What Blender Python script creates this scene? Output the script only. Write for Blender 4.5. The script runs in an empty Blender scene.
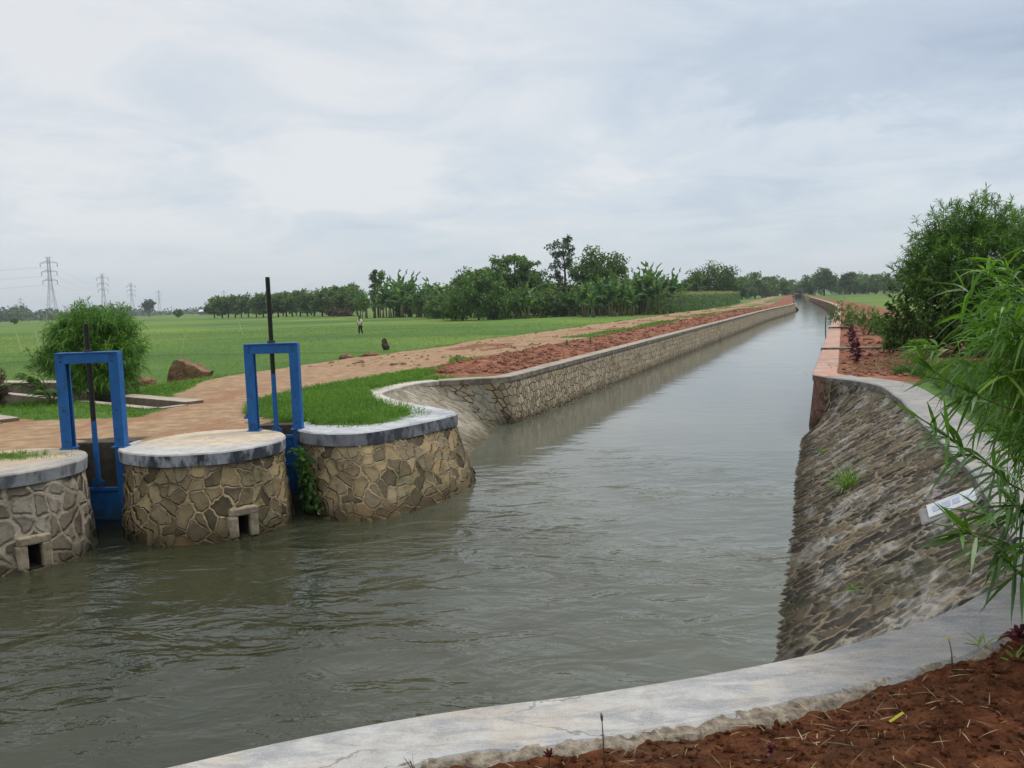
import bpy, bmesh, math, random
import numpy as np
from mathutils import Vector, noise as mnoise

rng = np.random.default_rng(7)
random.seed(7)
R = math.radians
scn = bpy.context.scene
COL = scn.collection

# ------------------------------------------------------------------ camera
EYE, FPX = 1.9, 870.0
ROLL, PITCH = R(1.947), R(5.44)
cam_d = bpy.data.cameras.new("camera")
cam = bpy.data.objects.new("camera", cam_d)
COL.objects.link(cam)
cam_d.sensor_fit = 'HORIZONTAL'
cam_d.sensor_width = 36.0
cam_d.lens = 36.0 * FPX / 1024.0
cam_d.clip_start, cam_d.clip_end = 0.05, 20000
from mathutils import Matrix
cam.matrix_world = Matrix.Translation((0, 0, EYE)) @ (Matrix.Rotation(R(90) - PITCH, 4, 'X') @ Matrix.Rotation(-ROLL, 4, 'Z'))
scn.camera = cam

# ------------------------------------------------------------------ light
SUN_EL, SUN_AZ = R(52), R(60)          # azimuth clockwise from +Y
world = bpy.data.worlds.new("World")
scn.world = world
world.use_nodes = True
SKY_STRENGTH = 0.13
SUN_STRENGTH = 1.5
scn.view_settings.view_transform = 'Standard'
scn.view_settings.look = 'None'
scn.view_settings.exposure = 0.16
scn.view_settings.gamma = 1.0
sun_d = bpy.data.lights.new("sun", 'SUN')
sun_d.energy = SUN_STRENGTH
sun_d.angle = R(14)
sun_d.color = (1.0, 0.96, 0.9)
sun = bpy.data.objects.new("sun", sun_d)
COL.objects.link(sun)
sd = Vector((math.sin(SUN_AZ) * math.cos(SUN_EL), math.cos(SUN_AZ) * math.cos(SUN_EL), math.sin(SUN_EL)))
sun.rotation_euler = sd.to_track_quat('Z', 'Y').to_euler()
sun.location = (30, 20, 60)


class NT:
    """small helper to write node trees"""
    def __init__(self, tree):
        self.t = tree
        tree.nodes.clear()

    def n(self, kind, ins=None, **props):
        nd = self.t.nodes.new(kind)
        for k, v in props.items():
            setattr(nd, k, v)
        for k, v in (ins or {}).items():
            sock = nd.inputs[k]
            if isinstance(v, bpy.types.NodeSocket):
                self.t.links.new(v, sock)
            elif isinstance(v, bpy.types.Node):
                self.t.links.new(v.outputs[0], sock)
            else:
                if isinstance(v, (tuple, list)) and len(v) == 3 and sock.type == 'RGBA':
                    v = (*v, 1)
                sock.default_value = v
        return nd

    def math(self, op, a, b=None, c=None, clamp=False):
        ins = {0: a}
        if b is not None:
            ins[1] = b
        if c is not None:
            ins[2] = c
        return self.n('ShaderNodeMath', ins, operation=op, use_clamp=clamp).outputs[0]

    def mix(self, f, a, b, blend='MIX'):
        nd = self.t.nodes.new('ShaderNodeMix')
        nd.data_type = 'RGBA'
        nd.blend_type = blend
        for idx, v in ((0, f), (6, a), (7, b)):
            s = nd.inputs[idx]
            if isinstance(v, bpy.types.NodeSocket):
                self.t.links.new(v, s)
            else:
                if isinstance(v, (tuple, list)) and len(v) == 3:
                    v = (*v, 1)
                s.default_value = v
        return nd.outputs[2]

    def ramp(self, f, stops, interp='LINEAR'):
        nd = self.t.nodes.new('ShaderNodeValToRGB')
        nd.color_ramp.interpolation = interp
        el = nd.color_ramp.elements
        while len(el) < len(stops):
            el.new(0.5)
        for e, (p, c) in zip(el, stops):
            e.position = p
            e.color = (*c, 1) if len(c) == 3 else c
        self.t.links.new(f, nd.inputs[0])
        return nd.outputs[0]

    def step(self, f, a, b):
        return self.n('ShaderNodeMapRange', {0: f, 1: a, 2: b, 3: 0.0, 4: 1.0}, interpolation_type='SMOOTHSTEP').outputs[0]

    def noise(self, vec, scale, detail=4.0, rough=0.55, dist=0.0, dims='3D'):
        return self.n('ShaderNodeTexNoise', {'Vector': vec, 'Scale': scale, 'Detail': detail, 'Roughness': rough, 'Distortion': dist}, noise_dimensions=dims)


# --- overcast sky : Nishita under a procedural cloud deck
w = NT(world.node_tree)
tc = w.n('ShaderNodeTexCoord')
sky = w.n('ShaderNodeTexSky', sky_type='NISHITA', sun_disc=False, sun_elevation=SUN_EL, sun_rotation=SUN_AZ)
sep = w.n('ShaderNodeSeparateXYZ', {0: tc.outputs['Generated']})
z = w.math('MAXIMUM', sep.outputs[2], 0.0)
den = w.math('ADD', z, 0.16)
px = w.math('DIVIDE', sep.outputs[0], den)
py = w.math('DIVIDE', sep.outputs[1], den)
pv = w.n('ShaderNodeCombineXYZ', {0: px, 1: py, 2: 0.0})
big = w.noise(pv, 0.62, 5.0, 0.5, 0.6).outputs[0]
mid = w.noise(pv, 1.7, 9.0, 0.6, 0.7).outputs[0]
f = w.math('ADD', w.math('MULTIPLY', big, 0.5), w.math('MULTIPLY', mid, 0.5))
# the deck is thicker (darker) towards the right of the view
side = w.math('ADD', w.math('MULTIPLY', sep.outputs[0], 0.15), 0.012)
f = w.math('SUBTRACT', f, side)
# a long dark bank low on the right, with a bright ragged lower edge
wob = w.math('MULTIPLY', w.math('SUBTRACT', w.noise(pv, 2.6, 7.0, 0.62, 0.5).outputs[0], 0.5), 0.16)
el = w.math('ADD', z, wob)
bank = w.math('MULTIPLY', w.step(el, 0.165, 0.215), w.step(el, 0.36, 0.26))
bank = w.math('MULTIPLY', bank, w.step(sep.outputs[0], 0.02, 0.40))
f = w.math('SUBTRACT', f, w.math('MULTIPLY', bank, 0.10))
rim = w.math('MULTIPLY', w.step(el, 0.10, 0.15), w.step(el, 0.20, 0.16))
f = w.math('ADD', f, w.math('MULTIPLY', rim, 0.045))
cloud = w.ramp(f, [(0.17, (2.7, 3.2, 3.95)), (0.27, (3.45, 4.0, 4.75)), (0.37, (3.85, 4.35, 4.95)), (0.44, (4.45, 4.9, 5.4)), (0.50, (4.9, 5.2, 5.5)), (0.58, (5.6, 5.72, 5.85))])
# an overcast deck is brightest overhead
zen = w.step(z, 0.42, 0.95)
cloud = w.mix(zen, cloud, w.mix(1.0, cloud, (2.3, 2.25, 2.17), 'MULTIPLY'))
hor = w.step(z, 0.13, 0.0)
cloud = w.mix(w.math('MULTIPLY', hor, 0.8), cloud, (4.1, 4.6, 5.05))
both = w.mix(0.9, sky.outputs[0], cloud)
bg = w.n('ShaderNodeBackground', {'Color': both, 'Strength': SKY_STRENGTH})
w.n('ShaderNodeOutputWorld', {0: bg})


# ------------------------------------------------------------------ generic helpers
def tag(o, label=None, cat=None, group=None, kind=None):
    if label: o['label'] = label
    if cat: o['category'] = cat
    if group: o['group'] = group
    if kind: o['kind'] = kind
    return o


def empty(name, loc, label, cat, group=None, rz=0.0):
    o = bpy.data.objects.new(name, None)
    o.empty_display_size = 0.3
    o.location = loc
    o.rotation_euler = (0, 0, rz)
    COL.objects.link(o)
    return tag(o, label, cat, group)


def link(name, me, mat, parent=None):
    o = bpy.data.objects.new(name, me)
    if mat is not None and len(me.materials) == 0:
        me.materials.append(mat)
    COL.objects.link(o)
    if parent is not None:
        o.parent = parent
    return o


def copy_tree(o, parent=None):
    c = o.copy()
    COL.objects.link(c)
    c.parent = parent
    for ch in list(o.children):
        copy_tree(ch, c)
    return c


def np_mesh(name, V, F, uv=None, attrs=None, smooth=True):
    """V (n,3), F (m,k) arrays; uv per vertex (n,2); attrs {name: (n,)} or (n,4)"""
    V = np.asarray(V, dtype=np.float32)
    F = np.asarray(F, dtype=np.int32)
    me = bpy.data.meshes.new(name)
    m, k = F.shape
    me.vertices.add(len(V))
    me.vertices.foreach_set('co', V.ravel())
    me.loops.add(m * k)
    me.loops.foreach_set('vertex_index', F.ravel())
    me.polygons.add(m)
    me.polygons.foreach_set('loop_start', np.arange(0, m * k, k, dtype=np.int32))
    me.polygons.foreach_set('loop_total', np.full(m, k, dtype=np.int32))
    me.polygons.foreach_set('use_smooth', np.full(m, bool(smooth)))
    if uv is not None:
        lay = me.uv_layers.new(name='UVMap')
        lay.data.foreach_set('uv', np.asarray(uv, dtype=np.float32)[F.ravel()].ravel())
    for an, av in (attrs or {}).items():
        av = np.asarray(av, dtype=np.float32)
        if av.ndim == 1:
            at = me.attributes.new(an, 'FLOAT', 'POINT')
            at.data.foreach_set('value', av)
        else:
            at = me.attributes.new(an, 'FLOAT_COLOR', 'POINT')
            at.data.foreach_set('color', av.ravel())
    me.update(calc_edges=True)
    me.validate()
    return me


class MB:
    """collects boxes, tubes and prisms into ONE mesh"""
    def __init__(self):
        self.v, self.f = [], []

    def add(self, vs, fs):
        b = len(self.v)
        self.v += [tuple(p) for p in vs]
        self.f += [tuple(i + b for i in q) for q in fs]
        return self

    def box(self, c, s, rot=None):
        hx, hy, hz = s[0] / 2, s[1] / 2, s[2] / 2
        vs = [Vector((x, y, zz)) for x in (-hx, hx) for y in (-hy, hy) for zz in (-hz, hz)]
        if rot is not None:
            vs = [rot @ p for p in vs]
        vs = [p + Vector(c) for p in vs]
        return self.add(vs, [(0, 1, 3, 2), (4, 6, 7, 5), (0, 4, 5, 1), (2, 3, 7, 6), (0, 2, 6, 4), (1, 5, 7, 3)])

    def tube(self, pts, rad, seg=8, cap=True):
        pts = [Vector(p) for p in pts]
        n = len(pts)
        rad = [rad] * n if not hasattr(rad, '__len__') else rad
        vs, fs = [], []
        up = Vector((0.31, 0.17, 0.93)).normalized()
        for i, p in enumerate(pts):
            d = (pts[min(i + 1, n - 1)] - pts[max(i - 1, 0)])
            d = d.normalized() if d.length > 1e-9 else Vector((0, 0, 1))
            a = d.cross(up)
            if a.length < 1e-3:
                a = d.cross(Vector((1, 0, 0)))
            a.normalize()
            b = d.cross(a)
            for k in range(seg):
                t = 2 * math.pi * k / seg
                vs.append(p + (a * math.cos(t) + b * math.sin(t)) * rad[i])
        for i in range(n - 1):
            for k in range(seg):
                k2 = (k + 1) % seg
                fs.append((i * seg + k, i * seg + k2, (i + 1) * seg + k2, (i + 1) * seg + k))
        if cap:
            fs.append(tuple(range(seg - 1, -1, -1)))
            fs.append(tuple((n - 1) * seg + k for k in range(seg)))
        return self.add(vs, fs)

    def prism(self, poly, z0, z1):
        n = len(poly)
        vs = [(x, y, z0) for x, y in poly] + [(x, y, z1) for x, y in poly]
        fs = [tuple(range(n - 1, -1, -1)), tuple(range(n, 2 * n))]
        fs += [(i, (i + 1) % n, n + (i + 1) % n, n + i) for i in range(n)]
        return self.add(vs, fs)

    def build(self, name, mat, parent=None, bevel=0.0, smooth=False, seg=2):
        me = bpy.data.meshes.new(name)
        me.from_pydata(self.v, [], self.f)
        me.update()
        if bevel:
            bm = bmesh.new()
            bm.from_mesh(me)
            bmesh.ops.recalc_face_normals(bm, faces=bm.faces)
            ed = [e for e in bm.edges if len(e.link_faces) == 2 and e.calc_face_angle(0) > 0.6]
            bmesh.ops.bevel(bm, geom=ed, offset=bevel, segments=seg, affect='EDGES', profile=0.6)
            bm.to_mesh(me)
            bm.free()
        if smooth:
            me.polygons.foreach_set('use_smooth', np.full(len(me.polygons), True))
        return link(name, me, mat, parent)


def catmull(pts, step):
    """resample a polyline through Catmull-Rom at about `step` metres"""
    P = np.asarray(pts, dtype=float)
    n = len(P)
    out = []
    for i in range(n - 1):
        p0, p1, p2, p3 = P[max(i - 1, 0)], P[i], P[i + 1], P[min(i + 2, n - 1)]
        k = max(1, int(round(np.linalg.norm((p2 - p1)[:2]) / step)))
        for j in range(k):
            t = j / k
            out.append(0.5 * ((2 * p1) + (-p0 + p2) * t + (2 * p0 - 5 * p1 + 4 * p2 - p3) * t * t + (-p0 + 3 * p1 - 3 * p2 + p3) * t ** 3))
    out.append(P[-1])
    return np.array(out)


# canal coordinates : s along the canal, u to its right
def bend(s):
    s = np.asarray(s, dtype=float)
    q = np.clip(s - 100.0, 0, None)
    return -0.055 * (q * q / (q + 28.0))


def su(s, u):
    uu = np.asarray(u, dtype=float) + bend(s)
    return 0.357 * np.asarray(s, float) + 0.934 * uu, 0.934 * np.asarray(s, float) - 0.357 * uu


def su_of(x, y):
    s = 0.357 * x + 0.934 * y
    return s, 0.934 * x - 0.357 * y - bend(s)


def narrow(s):
    q = np.clip((np.asarray(s, float) - 95.0) / 55.0, 0, 1)
    return 2.3 * q * q * (3 - 2 * q)


WATER = -1.2
FIELD = -0.65


def smooth01(a, b, x):
    t = np.clip((x - a) / (b - a), 0, 1)
    return t * t * (3 - 2 * t)


def in_poly(X, Y, poly):
    X, Y = np.asarray(X), np.asarray(Y)
    ins = np.zeros(X.shape, bool)
    n = len(poly)
    for i in range(n):
        x1, y1 = poly[i]
        x2, y2 = poly[(i + 1) % n]
        if y1 == y2:
            continue
        c = ((y1 > Y) != (y2 > Y)) & (X < (x2 - x1) * (Y - y1) / (y2 - y1) + x1)
        ins ^= c
    return ins


def fbm(X, Y, scale, octv=4, seed=0):
    """cheap value noise fbm on arrays, range about -1..1"""
    out = np.zeros(np.shape(X))
    amp, tot = 1.0, 0.0
    for o in range(octv):
        xs, ys = np.asarray(X) * scale + 17.3 * o + seed, np.asarray(Y) * scale - 9.1 * o + seed * 1.7
        xi, yi = np.floor(xs), np.floor(ys)
        fx, fy = xs - xi, ys - yi
        fx, fy = fx * fx * (3 - 2 * fx), fy * fy * (3 - 2 * fy)

        def h(a, b):
            v = np.sin(a * 127.1 + b * 311.7 + seed * 13.7) * 43758.5453
            return v - np.floor(v)
        v = (h(xi, yi) * (1 - fx) + h(xi + 1, yi) * fx) * (1 - fy) + (h(xi, yi + 1) * (1 - fx) + h(xi + 1, yi + 1) * fx) * fy
        out += amp * (v * 2 - 1)
        tot += amp
        amp *= 0.5
        scale *= 2.03
    return out / tot


# ------------------------------------------------------------------ plan of the canal (metres)
R_TOP = [(6.85, 19.0), (7.22, 17.25), (6.7, 15.0), (5.98, 12.8), (5.17, 10.3), (4.65, 8.7), (4.1, 7.3), (3.72, 6.35), (3.22, 5.55), (2.63, 5.06),
         (2.07, 4.7), (1.36, 4.37), (0.38, 4.06), (-0.49, 3.88), (-1.53, 3.49), (-3.5, 2.6), (-6.0, 1.2), (-9.0, -0.6)]
R_TOE = [(6.95, 19.35), (6.2, 18.4), (5.3, 16.0), (4.5, 13.77), (3.77, 11.62), (3.01, 9.51), (2.5, 8.1), (2.1, 6.95), (1.75, 6.1), (1.6, 5.6),
         (1.4, 5.2), (1.0, 4.8), (0.2, 4.4), (-0.6, 4.2), (-1.6, 3.8), (-3.6, 2.9), (-6.1, 1.5), (-9.1, -0.3)]
A_C, B_C, PR = (-6.95, 11.4), (-4.55, 12.72), 1.12
C_TOP = [(-3.45, 14.6), (-3.46, 13.75), (-3.0, 13.14), (-2.35, 12.96), (-1.75, 13.5), (-1.29, 14.22), (-1.0, 14.85), (-1.3, 15.55), (-1.81, 16.33)]
C_TOE = [(-3.42, 14.6), (-3.35, 13.55), (-2.85, 12.6), (-2.1, 12.36), (-1.45, 12.95), (-0.98, 13.75), (-0.7, 14.75), (-0.75, 15.6), (-0.85, 16.4)]
BAY_TOP = [(-1.3, 15.55), (-1.81, 16.33), (-2.45, 17.5), (-2.85, 18.8), (-2.66, 19.8), (-2.3, 20.8), (-1.79, 21.3), (-0.83, 21.5), (-0.07, 21.9)]
BAY_TOE = [(-0.72, 15.6), (-0.86, 16.4), (-0.95, 17.4), (-0.82, 18.6), (-0.62, 19.7), (-0.62, 20.7), (-0.6, 21.35), (-0.3, 21.75), (0.06, 22.05)]
LW_U, RW_U = -7.85, -0.6          # water faces of the canal walls
S_END = 406.0
LW_S0, LW_S1 = 20.4, 150.0
RW_S0, RW_S1 = 20.2, 300.0

_sl = [s for s in np.concatenate([np.arange(23, 100, 11), np.arange(100, S_END, 9)])]
W_POLY = [tuple(su(s, RW_U + 0.15)) for s in reversed([S_END] + _sl[::-1][::-1])]
W_POLY = [tuple(map(float, su(s, RW_U + 0.17))) for s in [S_END] + _sl[::-1]]
W_POLY += [(7.0, 19.1)] + [(x + 0.16, y - 0.14) for x, y in R_TOP[1:]]
W_POLY += [(-16, -2), (-16, 9.0), (-8.5, 11.0), (-6.85, 11.6), (-6.47, 12.2), (-6.47, 13.25), (-5.7, 13.25), (-5.68, 12.5), (-4.6, 12.75), (-4.14, 13.3), (-4.14, 14.55),
           (-3.42, 14.55), (-3.3, 13.9), (-2.9, 13.55), (-2.35, 13.4), (-1.95, 13.9), (-1.6, 14.5), (-1.35, 14.85), (-1.6, 15.5), (-2.1, 16.4), (-2.75, 17.6), (-3.1, 18.8), (-2.9, 19.9), (-2.5, 21.0), (-1.9, 21.6), (-0.9, 21.8), (-0.2, 22.15)]
W_POLY += [tuple(map(float, su(s, LW_U - 0.17 + narrow(s)))) for s in _sl + [S_END]]

CH_D = np.array((-0.77, 0.64))
CH_N = np.array((0.64, 0.77))


def channel_poly(p0, length, near, far):
    p0 = np.array(p0)
    return [tuple(p0 + CH_N * near), tuple(p0 + CH_N * far), tuple(p0 + CH_N * far + CH_D * length), tuple(p0 + CH_N * near + CH_D * length)]


CH_B0, CH_A0 = (-7.3, 17.2), (-9.95, 15.2)
PITS = [channel_poly(CH_B0, 9.0, 0.22, 0.80), channel_poly(CH_A0, 9.0, 0.15, 0.8)]

G_ISLAND = [(-4.0, 14.5), (-4.9, 15.8), (-5.3, 17.4), (-5.0, 19.0), (-4.3, 20.9), (-3.6, 22.2), (-2.7, 24.3), (-1.9, 24.7), (-2.2, 23.2), (-2.5, 21.6), (-3.3, 19.5), (-2.6, 16.5), (-1.8, 15.2), (-2.1, 13.8), (-3.2, 13.9)]
D_DECK = [(-16, 8), (-16, 16.6), (-10.6, 17.3), (-8.7, 15.9), (-6.8, 15.9), (-7.0, 17.2), (-7.5, 19.0), (-8.2, 22.0), (-8.5, 26), (-7.5, 31), (-5.0, 40), (-2, 38), (-1.9, 26.5), (-2.4, 24.2), (-3.4, 22.0), (-4.1, 20.7), (-4.8, 18.8), (-4.9, 16.2), (-4.0, 14.4), (-3.0, 13), (-6, 10)]


def zones(X, Y):
    """red soil, sandy dirt, rice -> each 0..1 (the rest is grass)"""
    s, u = su_of(X, Y)
    nz = fbm(X, Y, 0.5, 4, 3)
    nz2 = fbm(X, Y, 0.12, 3, 8)
    t = np.where(u < -3, -u + narrow(s), -u)
    left = u < -3
    edge = 17.6 + 1.2 * nz + 0.9 * nz2
    rice = smooth01(edge, edge + 0.7, t) * left
    rice = np.where((s < 22) & left, smooth01(20.8, 22.0, t + nz), rice)
    road = smooth01(10.9, 11.5, t + 0.6 * nz) * (1 - smooth01(edge - 0.9, edge - 0.2, t)) * smooth01(26, 28, s)
    strip = np.exp(-((t - 12.0 - 0.9 * nz2) / 0.85) ** 2) * smooth01(-0.3, 0.15, fbm(X, Y, 0.16, 3, 21)) * (s > 26)
    strip = np.maximum(strip, 0.8 * np.exp(-((t - 15.4 - 0.8 * nz2) / 0.5) ** 2) * smooth01(0.0, 0.4, fbm(X, Y, 0.2, 3, 29)) * (s > 30))
    far_green = smooth01(60, 110, s) * np.exp(-((t - 13.2) / 0.9) ** 2) * smooth01(-0.2, 0.3, fbm(s, t, 0.05, 2, 5))
    road = road * (1 - np.clip(strip, 0, 1)) * (1 - 0.8 * far_green)
    red = ((t > 7.7) & (t < 11.4 + 0.6 * nz) & (s > 20.5) & (X > -2.6 + 0.02 * (s - 20)) & left).astype(float)
    red = np.maximum(red, 0.75 * smooth01(0.05, 0.35, fbm(s * 0.35, t, 0.5, 4, 44)) * (t > 11) * (t < 15.5) * (s > 26) * left)
    road = road * (1 - 0.7 * (red > 0.4) * (t > 11.2))
    red = red * (1 - 0.9 * np.clip(strip, 0, 1))
    deck = in_poly(X + 0.25 * nz, Y + 0.25 * nz2, D_DECK)
    road = np.where(deck, 1.0, road)
    isl = in_poly(X + 0.12 * nz, Y + 0.12 * nz2, G_ISLAND)
    road = np.where(isl, 0, road)
    red = np.where(isl, 0, red)
    road = np.where(road > 0.5, road, road * (1 - red))
    # right bank
    right = u > -1.5
    rr = right & (s > 19.0) & (u < 4.2 + 0.5 * nz + 0.02 * np.clip(s - 30, 0, 60))
    red = np.where(rr, 1.0 - 0.5 * smooth01(90, 160, s), red)
    road = np.where(rr, 0, road)
    rice = np.where(right & (s > 95) & (u > 4.6 + 0.4 * nz), 1.0, rice)
    near = (Y < 5.6) & (X > -4) & (Y < 5.2 + 0.3 * nz)
    red = np.where(near, 1.0, red)
    road = np.where(near, 0, road)
    return red, road, rice


NEAR_X, NEAR_Y = np.array(R_TOP[:6:-1])[:, 0], np.array(R_TOP[:6:-1])[:, 1]


def ground_h(X, Y):
    s, u = su_of(X, Y)
    t = np.where(u < -3, -u + narrow(s), -u)
    h = 0.02 * fbm(X, Y, 1.3, 4, 1) + 0.015 * fbm(X, Y, 4.0, 2, 2)
    h = h + (FIELD - 0.0) * smooth01(16.5, 20.5, t + 0.5 * fbm(X, Y, 0.3, 2, 4)) * (u < -4)
    # ragged low ridge of spoil along the red bank
    ridge = np.exp(-((t - 10.2) / 0.8) ** 2) * (s > 23) * (u < -4)
    h = h + ridge * (0.10 + 0.14 * fbm(X, Y, 0.6, 4, 9))
    road = (t > 11) & (t < 17.5) & (s > 26)
    h = h + road * 0.05 * fbm(X, Y, 0.9, 3, 31)
    k = np.where(s > 60, 2.6, 6.5)
    h = h - 0.6 * smooth01(k, k + 2.2, u) * (s > 24)
    h = np.where((u > -1.5) & (s > 20) & (u < 6), h + 0.05 * fbm(X, Y, 0.7, 3, 12), h)
    by = np.maximum(np.exp(-((u + 0.3) / 0.45) ** 2) * (s > 19.5), np.exp(-((t - 7.9) / 0.45) ** 2) * (s > 20.5))
    h = h * (1 - 0.9 * by) - 0.03 * by
    h = np.where((np.interp(X, NEAR_X, NEAR_Y) - Y < 1.1) & (Y < 5.9) & (X < 3.6), np.minimum(h, 0) - 0.16, h)
    isl = in_poly(X, Y, G_ISLAND)
    h = np.where(isl, h + 0.03, h)
    for p in PITS:
        h = np.where(in_poly(X, Y, p), -0.95, h)
    return h


# ------------------------------------------------------------------ materials
def new_mat(name):
    m = bpy.data.materials.new(name)
    m.use_nodes = True
    return m, NT(m.node_tree)


def finish(t, shader, disp=None):
    ins = {0: shader}
    if disp is not None:
        ins[2] = disp
    t.n('ShaderNodeOutputMaterial', ins)


def principled(t, col, rough=0.8, bump=None, spec=0.3, **extra):
    ins = {'Base Color': col, 'Roughness': rough, 'Specular IOR Level': spec}
    if bump is not None:
        ins['Normal'] = bump
    ins.update(extra)
    return t.n('ShaderNodeBsdfPrincipled', ins)


def bump(t, h, strength=0.5, dist=0.05):
    return t.n('ShaderNodeBump', {'Height': h, 'Strength': strength, 'Distance': dist}).outputs[0]


def mat_ground():
    m, t = new_mat('ground_cover')
    pos = t.n('ShaderNodeNewGeometry').outputs['Position']
    zn = t.n('ShaderNodeSeparateColor', {0: t.n('ShaderNodeAttribute', attribute_name='zone').outputs['Color']})
    n1 = t.noise(pos, 0.35, 6, 0.6).outputs[0]
    n2 = t.noise(pos, 3.0, 6, 0.65).outputs[0]
    n3 = t.noise(pos, 16.0, 5, 0.7).outputs[0]
    nd = t.math('MULTIPLY', t.math('SUBTRACT', t.math('ADD', t.math('MULTIPLY', n2, 0.6), t.math('MULTIPLY', n3, 0.4)), 0.5), 1.3)
    grass = t.ramp(n2, [(0.25, (0.045, 0.085, 0.018)), (0.5, (0.075, 0.145, 0.03)), (0.75, (0.13, 0.19, 0.05))])
    dead = t.step(n1, 0.56, 0.75)
    grass = t.mix(t.math('MULTIPLY', dead, 0.4), grass, (0.2, 0.17, 0.08))
    dirt = t.ramp(n2, [(0.25, (0.20, 0.13, 0.078)), (0.48, (0.30, 0.19, 0.108)), (0.72, (0.42, 0.305, 0.195))])
    dirt = t.mix(t.math('MULTIPLY', 0.8, t.step(t.noise(t.n('ShaderNodeMapping', {0: pos, 2: (0, 0, R(21)), 3: (1.0, 0.5, 1.0)}).outputs[0], 0.9, 6, 0.65).outputs[0], 0.49, 0.64)), dirt, t.ramp(n3, [(0.3, (0.2, 0.09, 0.045)), (0.7, (0.33, 0.19, 0.11))]))
    vor = t.n('ShaderNodeTexVoronoi', {'Vector': pos, 'Scale': 9.0, 'Randomness': 1.0})
    red = t.ramp(n2, [(0.25, (0.10, 0.037, 0.022)), (0.5, (0.22, 0.085, 0.047)), (0.75, (0.35, 0.175, 0.105))])
    red = t.mix(t.math('MULTIPLY', t.step(n1, 0.5, 0.7), 0.45), red, (0.10, 0.05, 0.028))
    # rice : rows of young plants over dark mud, paler to the near edge
    rice_m = t.n('ShaderNodeMapping', {0: pos, 2: (0, 0, R(21)), 3: (1.0, 1.0, 1.0)}).outputs[0]
    big = t.noise(pos, 0.03, 4, 0.5).outputs[0]
    fine = t.noise(pos, 2.2, 5, 0.7).outputs[0]
    rice = t.ramp(big, [(0.36, (0.076, 0.152, 0.038)), (0.5, (0.118, 0.205, 0.044)), (0.64, (0.195, 0.265, 0.056))])
    br = t.n('ShaderNodeTexBrick', {'Vector': rice_m, 'Color1': (0.78, 0.80, 0.82, 1), 'Color2': (1.12, 1.06, 0.92, 1), 'Mortar': (0.62, 0.62, 0.5, 1), 'Scale': 0.02, 'Mortar Size': 0.010, 'Mortar Smooth': 0.3, 'Bias': 0.0, 'Brick Width': 0.9, 'Row Height': 0.42})
    rice = t.mix(1.0, rice, br.outputs[0], 'MULTIPLY')
    rice = t.mix(t.step(fine, 0.35, 0.7), t.mix(1.0, rice, (0.72, 0.74, 0.7), 'MULTIPLY'), rice)
    col = grass
    for ch, c in ((2, rice), (1, dirt), (0, red)):
        fac = t.step(t.math('ADD', zn.outputs[ch], nd), 0.38, 0.62)
        col = t.mix(fac, col, c)
    h = t.math('ADD', t.math('MULTIPLY', n2, 0.5), t.math('MULTIPLY', n3, 0.5))
    finish(t, principled(t, col, 0.95, bump(t, h, 0.6, 0.06), 0.15))
    return m


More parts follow.
